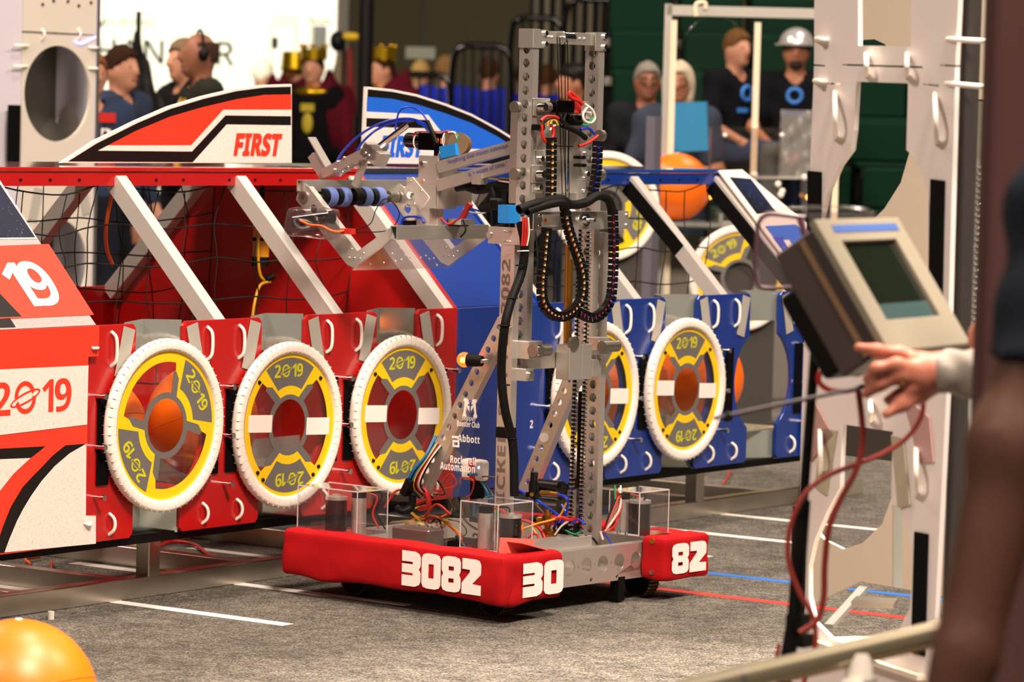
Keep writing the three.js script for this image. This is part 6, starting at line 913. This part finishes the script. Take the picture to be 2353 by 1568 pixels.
{ // touch panel
  const phi = 0.54, tau = 0.6, g = rH.clone().multiplyScalar(Math.cos(phi)).addScaledVector(cH, Math.sin(phi)), a = rH.clone().multiplyScalar(Math.sin(phi)).addScaledVector(cH, -Math.cos(phi));
  const dn = V(0, -Math.cos(tau), 0).addScaledVector(g, Math.sin(tau)), nn = new THREE.Vector3().crossVectors(a, dn.clone().negate()), c = atD(2042, 658, TD), t = thing('touch_control_panel', 'grey framed touch screen control panel tilted on a black stand', 'control panel', null, [c.x, 0, c.z]);
  const mx_ = new THREE.Matrix4().makeBasis(a, dn.clone().negate(), nn).setPosition(0, c.y, 0), K = (gm) => gm.applyMatrix4(mx_), bez = mat(0x706b5c, 0.55);
  obj('housing', K(bx(0.31, 0.235, 0.085, 0, 0, -0.045, 0.006)), mat(0x3a302e, 0.5), t);
  const fs = shp([[-0.16, -0.125], [0.16, -0.125], [0.16, 0.125], [-0.16, 0.125]]), hp = new THREE.Path(); hp.moveTo(-0.108, -0.07); hp.lineTo(-0.108, 0.085); hp.lineTo(0.108, 0.085); hp.lineTo(0.108, -0.07); hp.closePath(); fs.holes.push(hp);
  obj('bezel', K(ext(fs, 0.01, 0.002)), bez, t, 'grey bezel'); const sc = obj('screen', K(bx(0.216, 0.155, 0.004, 0, 0.0075, 0.002)), mat(0x10160f, 0.12), t, 'dark glossy screen');
  obj('screen_bar', K(bx(0.2, 0.03, 0.001, 0, -0.05, 0.0045)), mat(0x2b3f40, 0.3), sc); obj('blue_strip', K(bx(0.25, 0.014, 0.001, 0.01, 0.107, 0.0125)), mat(0x2c4a86, 0.5), t); obj('side_groove', K(bx(0.002, 0.22, 0.01, -0.156, 0, -0.03)), M.brown, t); obj('back_cover', K(bx(0.26, 0.16, 0.05, 0, -0.02, -0.105, 0.01)), M.black, t);
  // clear splash guard behind the panel
  const L = (u, v, d) => atD(u, v, d).sub(V(c.x, 0, c.z)), gd = [[1742, 500], [1780, 484], [1990, 482], [2015, 500], [2042, 560]].map(([u, v]) => L(u, v, TD + 0.12));
  const loop = [[1850, 500], [1760, 494], [1744, 510], [1738, 560], [1736, 640], [1745, 658], [1850, 660]].map(([u, v]) => L(u, v, TD + 0.1));
  obj('clear_guard', [tube([...gd], 0.003, 40, 6)], M.clearRough, t); const plate = new THREE.BufferGeometry(); const cs = [[1744, 498], [1850, 494], [1868, 655], [1740, 655], [1850, 488], [2000, 486], [2042, 545], [1880, 540]].map(([u, v]) => L(u, v, TD + 0.1)); plate.setAttribute('position', new THREE.Float32BufferAttribute(cs.flatMap((p) => p.toArray()), 3)); plate.setIndex([0, 3, 2, 0, 2, 1, 4, 7, 6, 4, 6, 5]); plate.computeVertexNormals(); obj('clear_guard', plate, phys(0xcfc4c8, 0.15, 0, { transmission: 0.92, thickness: 0 }), t);
  for (const g of [tube(loop, 0.004, 40, 6), tube([[1838, 500], [1850, 540], [1880, 600]].map(([u, v]) => L(u, v, TD + 0.06)), 0.006, 20, 6)]) obj('guard_edge', g, phys(0x6a4a58, 0.3, 0, { transmission: 0.4, thickness: 0 }), t);
  // stand
  const P = (u, v, d = TD) => L(u, v, d), foot = onP(1772, 1850, 'y', 0); obj('stand_pole', [cyl(P(1884, 660), P(1846, 1150), 0.0085), cyl(P(1846, 1150), P(1826, 1420), 0.0125), cyl(P(1826, 1420), P(1800, 1570), 0.013), cyl(P(1800, 1570), V(P(1788, 1640).x, 0, P(1788, 1640).z), 0.013)], M.black, t); const fp = P(1788, 1640); obj('stand_foot', [cyl(V(fp.x, 0, fp.z), V(fp.x, 0.02, fp.z), 0.16, 0.14, 28)], M.black, t); obj('pole_clamp', [bx(0.03, 0.03, 0.03).translate(...P(1834, 1432).toArray()), bx(0.04, 0.02, 0.03).translate(...P(1842, 1472).toArray())], M.black, t);
  obj('panel_bracket', [bar(P(1874, 640), P(1960, 790, TD + 0.05), 0.03, 0.03)], M.black, t);
  // stop button on the lower edge
  const kb = obj('stop_button', [cyl(P(1958, 828, TD - 0.02), P(1990, 812, TD - 0.04), 0.03, 0.033, 24), cyl(P(1902, 846, TD), P(1940, 834, TD), 0.012), cyl(P(1935, 836), P(1958, 828, TD - 0.02), 0.02, 0.028)], M.black, t, 'black round button housing');
  obj('cable', tube([[1902, 848], [1884, 858], [1882, 878], [1904, 896], [1945, 899], [1985, 888]].map(([u, v]) => P(u, v, TD - 0.03)), 0.0045, 40, 8), M.cableRed, t, 'dark red cable');
  const cr = mat(0x8a2a22, 0.5); obj('cable', tube([[1972, 895], [1980, 960], [1982, 1020], [1965, 1085], [1930, 1150], [1905, 1215], [1895, 1300], [1892, 1380], [1878, 1425], [1838, 1455]].map(([u, v]) => P(u, v, TD - 0.04)), 0.0055, 70, 8), cr, t); obj('cable', tube([[2122, 905], [2118, 955], [2085, 1005], [2030, 1042], [1960, 1070], [1890, 1100], [1848, 1138], [1815, 1215], [1812, 1290], [1836, 1360], [1868, 1420], [1873, 1490], [1850, 1560], [1830, 1640]].map(([u, v]) => P(u, v, TD - 0.04)), 0.0045, 90, 8), cr, t); obj('cable', tube([[1790, 1480], [1784, 1530], [1790, 1600]].map(([u, v]) => P(u, v, TD - 0.02)), 0.004), cr, t);
  const r0 = atD(1640, 962, 5.6), r1 = atD(2010, 884, 5.75); const rt = thing('thin_rod', 'thin dark rod pointing past the black stand', 'rod', null, [r1.x, r1.y, r1.z]); obj('rod', cyl(r0.clone().sub(r1), V(0, 0, 0), 0.0035), mat(0x2a1a24, 0.5), rt); obj('rod_tip', sph(...atD(1672, 955, 5.61).sub(r1).toArray(), 0.006, 10), M.black, rt);
}
{ // guard rail
  const a = atD(1560, 1592, 5.3), b = atD(2330, 1412, 5.3), c = a.clone().lerp(b, 0.54), t = thing('guard_rail', 'round metal guard rail with a yellow underside strip', 'rail', null, [c.x, 0, c.z]), k = (p) => p.clone().sub(V(c.x, 0, c.z));
  obj('pipe', cyl(k(a), k(b), 0.018, 0.018, 24), mat(0xa79f88, 0.3, 0.8), t); obj('yellow_strip', cyl(k(atD(1800, 1552, 5.31)), k(atD(2330, 1428, 5.31)), 0.012), mat(0xb8871a, 0.5), t); obj('sleeve', cyl(k(a.clone().lerp(b, 0.19)), k(a.clone().lerp(b, 0.2)), 0.0205), M.steel, t);
  const m = atD(1976, 1500, 5.3), kk = k(m); obj('rail_post', cyl(V(kk.x, 0, kk.z), V(kk.x, kk.y, kk.z), 0.014), M.galv, t); obj('post_knuckle', [bx(0.05, 0.018, 0.03, kk.x, kk.y - 0.05, kk.z), cyl(V(kk.x, kk.y - 0.04, kk.z), V(kk.x, kk.y, kk.z), 0.02)], M.zip, t); const e2 = k(b); obj('rail_post', cyl(V(e2.x, 0, e2.z), V(e2.x, e2.y, e2.z), 0.014), M.galv, t);
}
{ // operator whose hand works the panel: body beyond the frame, forearm and hand in view
  const D = 5.72, hd = atD(2560, 150, 5.5), t = thing('person', 'operator in a pale grey sleeve reaching to the control panel, gold ring on the hand', 'person', null, [hd.x, 0, hd.z]);
  const P = (u, v, d = D) => { const p = atD(u, v, d); return [p.x - hd.x, p.y, p.z - hd.z]; };
  const sk = [];
  const chain = (pts, rs) => { for (let i = 0; i < pts.length - 1; i++) sk.push(cap(pts[i], pts[i + 1], rs[i], rs[i + 1])); };
  const wrist = P(2165, 852), palm = P(2110, 856);
  chain([P(2400, 900, 5.6), P(2280, 862, 5.68), wrist], [0.04, 0.034, 0.026]);
  sk.push(cap(wrist, P(2120, 838, D - 0.01), 0.027, 0.02), cap(wrist, P(2115, 868, D - 0.01), 0.026, 0.021), cap(wrist, P(2122, 888, D), 0.024, 0.018));
  chain([P(2122, 832), P(2068, 812), P(2015, 806, D - 0.015), P(1972, 799, D - 0.01)], [0.0125, 0.0105, 0.0095, 0.008]);
  chain([P(2115, 848, D - 0.02), P(2060, 838, D - 0.04), P(2015, 848, D - 0.04), P(1992, 872, D - 0.02)], [0.0125, 0.0105, 0.0095, 0.008]);
  chain([P(2112, 868, D - 0.02), P(2068, 866, D - 0.035), P(2022, 884, D - 0.03), P(1990, 906, D - 0.02)], [0.0125, 0.0105, 0.0095, 0.008]);
  chain([P(2118, 888, D - 0.01), P(2088, 896, D - 0.02), P(2060, 912, D - 0.02), P(2040, 920, D - 0.01)], [0.012, 0.0095, 0.0085, 0.0075]);
  chain([P(2150, 880, D + 0.01), P(2112, 908, D + 0.0), P(2075, 930, D - 0.02), P(2036, 953, D - 0.03)], [0.016, 0.0125, 0.0105, 0.0075]);
  const f = smin(sk, 0.012), hand = nets(f, ...bounds([P(1960, 790), P(2300, 970), P(2290, 850, 5.6), P(1990, 900, D - 0.06)], 0.05), 0.005);
  // rest of the body, standing out of frame to the right
  const O = P(2560, 150, 5.5), S = [0.0, 1.4, 0.0], bs = [ell([0, 1.62, 0], [0.08, 0.115, 0.095]), cap([0, 1.47, 0], [0, 1.6, 0], 0.055, 0.05), ell([0, 1.25, 0], [0.16, 0.22, 0.11]), ell([0, 0.95, 0], [0.15, 0.15, 0.11])]; for (const s of [-1, 1]) bs.push(cap([s * 0.09, 0.9, 0], [s * 0.1, 0.5, 0], 0.085, 0.06), cap([s * 0.1, 0.5, 0], [s * 0.1, 0.08, 0], 0.06, 0.04));
  const el = P(2430, 870, 5.55), fb = smin([...bs, cap([0, 1.4, 0], el, 0.05, 0.04), cap(el, P(2280, 862, 5.68), 0.042, 0.034), cap([0, 1.36, 0], [0.1, 1.05, -0.25], 0.05, 0.04)], 0.04);
  const [lo, hi] = bounds([[0, 1.75, 0], [0, 0, 0], el, P(2280, 862, 5.68), [0.2, 1, -0.3]], 0.2);
  const bodyG = nets(fb, lo, hi, 0.02); obj('body', [bodyG, hand], mat(0xb06a56, 0.55), t);
  const sf = smin([ell([0, 1.25, 0], [0.185, 0.25, 0.13]), ell([0, 1.0, 0], [0.175, 0.17, 0.125]), cap([0, 1.4, 0], el, 0.07, 0.055), cap(el, P(2290, 866, 5.66), 0.055, 0.046)], 0.05); obj('sweater', nets((x, y, z) => Math.max(sf(x, y, z) + 0.003 * Math.sin(x * 60 + y * 80), 0.86 - y), lo, hi, 0.016), cloth(0x3d4450), t);
  const cf = smin([cap(P(2300, 866, 5.655), P(2180, 855, D - 0.005), 0.044, 0.036)], 0.01); obj('cuff', nets((x, y, z) => cf(x, y, z) + 0.0025 * Math.sin(x * 170 + z * 120 + y * 40), ...bounds([P(2310, 866, 5.65), P(2165, 855, D)], 0.08), 0.006), mat(0x8e8880, 0.9), t, 'pale grey ribbed cuff');
  const pf = smin([ell([0, 0.95, 0], [0.175, 0.15, 0.13]), ...[-1, 1].flatMap((s) => [cap([s * 0.09, 0.9, 0], [s * 0.1, 0.5, 0], 0.105, 0.08), cap([s * 0.1, 0.5, 0], [s * 0.1, 0.06, 0], 0.08, 0.065)])], 0.03); obj('trousers', nets((x, y, z) => Math.max(pf(x, y, z), y - 0.98), lo, hi, 0.02), mat(0x3a4456, 0.9), t);
  obj('ring', new THREE.TorusGeometry(0.0115, 0.002, 8, 20).applyMatrix4(basis(V(...P(2078, 866, D - 0.035)), V(...P(2064, 868, D - 0.035))).m.multiply(new THREE.Matrix4().makeRotationX(Math.PI / 2))), mat(0xe0b040, 0.2, 1), t, 'gold ring');
  obj('hair', ell0([0, 1.66, -0.01], [0.09, 0.1, 0.105], 0), M.brown, t); 
}
{ // onlooker close to the camera: dark tee and bare arm in view
  const D = 4.1, hd = atD(2760, -120, D), t = thing('person', 'onlooker in a dark slate tee with a bare arm, beside the guard rail', 'person', null, [hd.x, 0, hd.z]);
  const P = (u, v, d = D) => { const p = atD(u, v, d); return [p.x - hd.x, p.y, p.z - hd.z]; };
  const sho = P(2490, 480), elb = P(2392, 850, D - 0.02), el2 = P(2330, 1020, D - 0.03), wr = P(2222, 1500, D - 0.05), fing = P(2190, 1800, D - 0.05);
  const base = [ell([0, 1.62, 0], [0.08, 0.115, 0.095]), cap([0, 1.45, 0], [0, 1.6, 0], 0.055, 0.05), ell([0, 1.2, 0], [0.16, 0.26, 0.11]), ell([0, 0.93, 0], [0.15, 0.15, 0.11]), cap(sho, elb, 0.052, 0.046), cap(elb, el2, 0.05, 0.05), cap(el2, wr, 0.05, 0.036), cap(wr, P(2198, 1620, D - 0.05), 0.032, 0.036)];
  for (let i = 0; i < 4; i++) base.push(cap(P(2175 + i * 16, 1640, D - 0.05), P(2178 + i * 14, 1790 - Math.abs(i - 1.3) * 12, D - 0.05), 0.0095, 0.008)); base.push(cap(P(2170, 1560, D - 0.06), P(2150, 1680, D - 0.07), 0.011, 0.009)); for (const s of [-1, 1]) base.push(cap([s * 0.09, 0.9, 0], [s * 0.1, 0.5, 0], 0.085, 0.06), cap([s * 0.1, 0.5, 0], [s * 0.1, 0.06, 0], 0.06, 0.04));
  const [lo, hi] = bounds([[0, 1.75, 0], [0, 0.02, 0], sho, wr, fing, [0.2, 1, 0.2], [-0.2, 1, -0.2]], 0.12); obj('body', nets(smin(base, 0.03), lo, hi, 0.014), mat(0x4a2a1c, 0.6), t);
  const hem = elb[1] + 0.012, sf = smin([ell([0, 1.2, 0], [0.19, 0.3, 0.13]), cap(sho, elb, 0.075, 0.066), cap([0, 1.38, 0], sho, 0.08, 0.08)], 0.05); obj('shirt', nets((x, y, z) => Math.max(sf(x, y, z) + 0.004 * Math.sin(y * 50 + x * 30), Math.min(hem - y, Math.hypot(x, z) - 0.12), 0.88 - y), lo, hi, 0.014), cloth(0x20252e), t, 'dark slate tee');
  const pf = smin([ell([0, 0.93, 0], [0.18, 0.15, 0.14]), ...[-1, 1].flatMap((s) => [cap([s * 0.09, 0.9, 0], [s * 0.1, 0.5, 0], 0.11, 0.085), cap([s * 0.1, 0.5, 0], [s * 0.1, 0.05, 0], 0.085, 0.07)])], 0.03); obj('trousers', nets((x, y, z) => Math.max(pf(x, y, z), y - 0.98), lo, hi, 0.02), cloth(0x080809), t); obj('hair', ell0([0, 1.66, -0.01], [0.09, 0.1, 0.105], 0), M.black, t);
}
renderer.render(scene, camera);
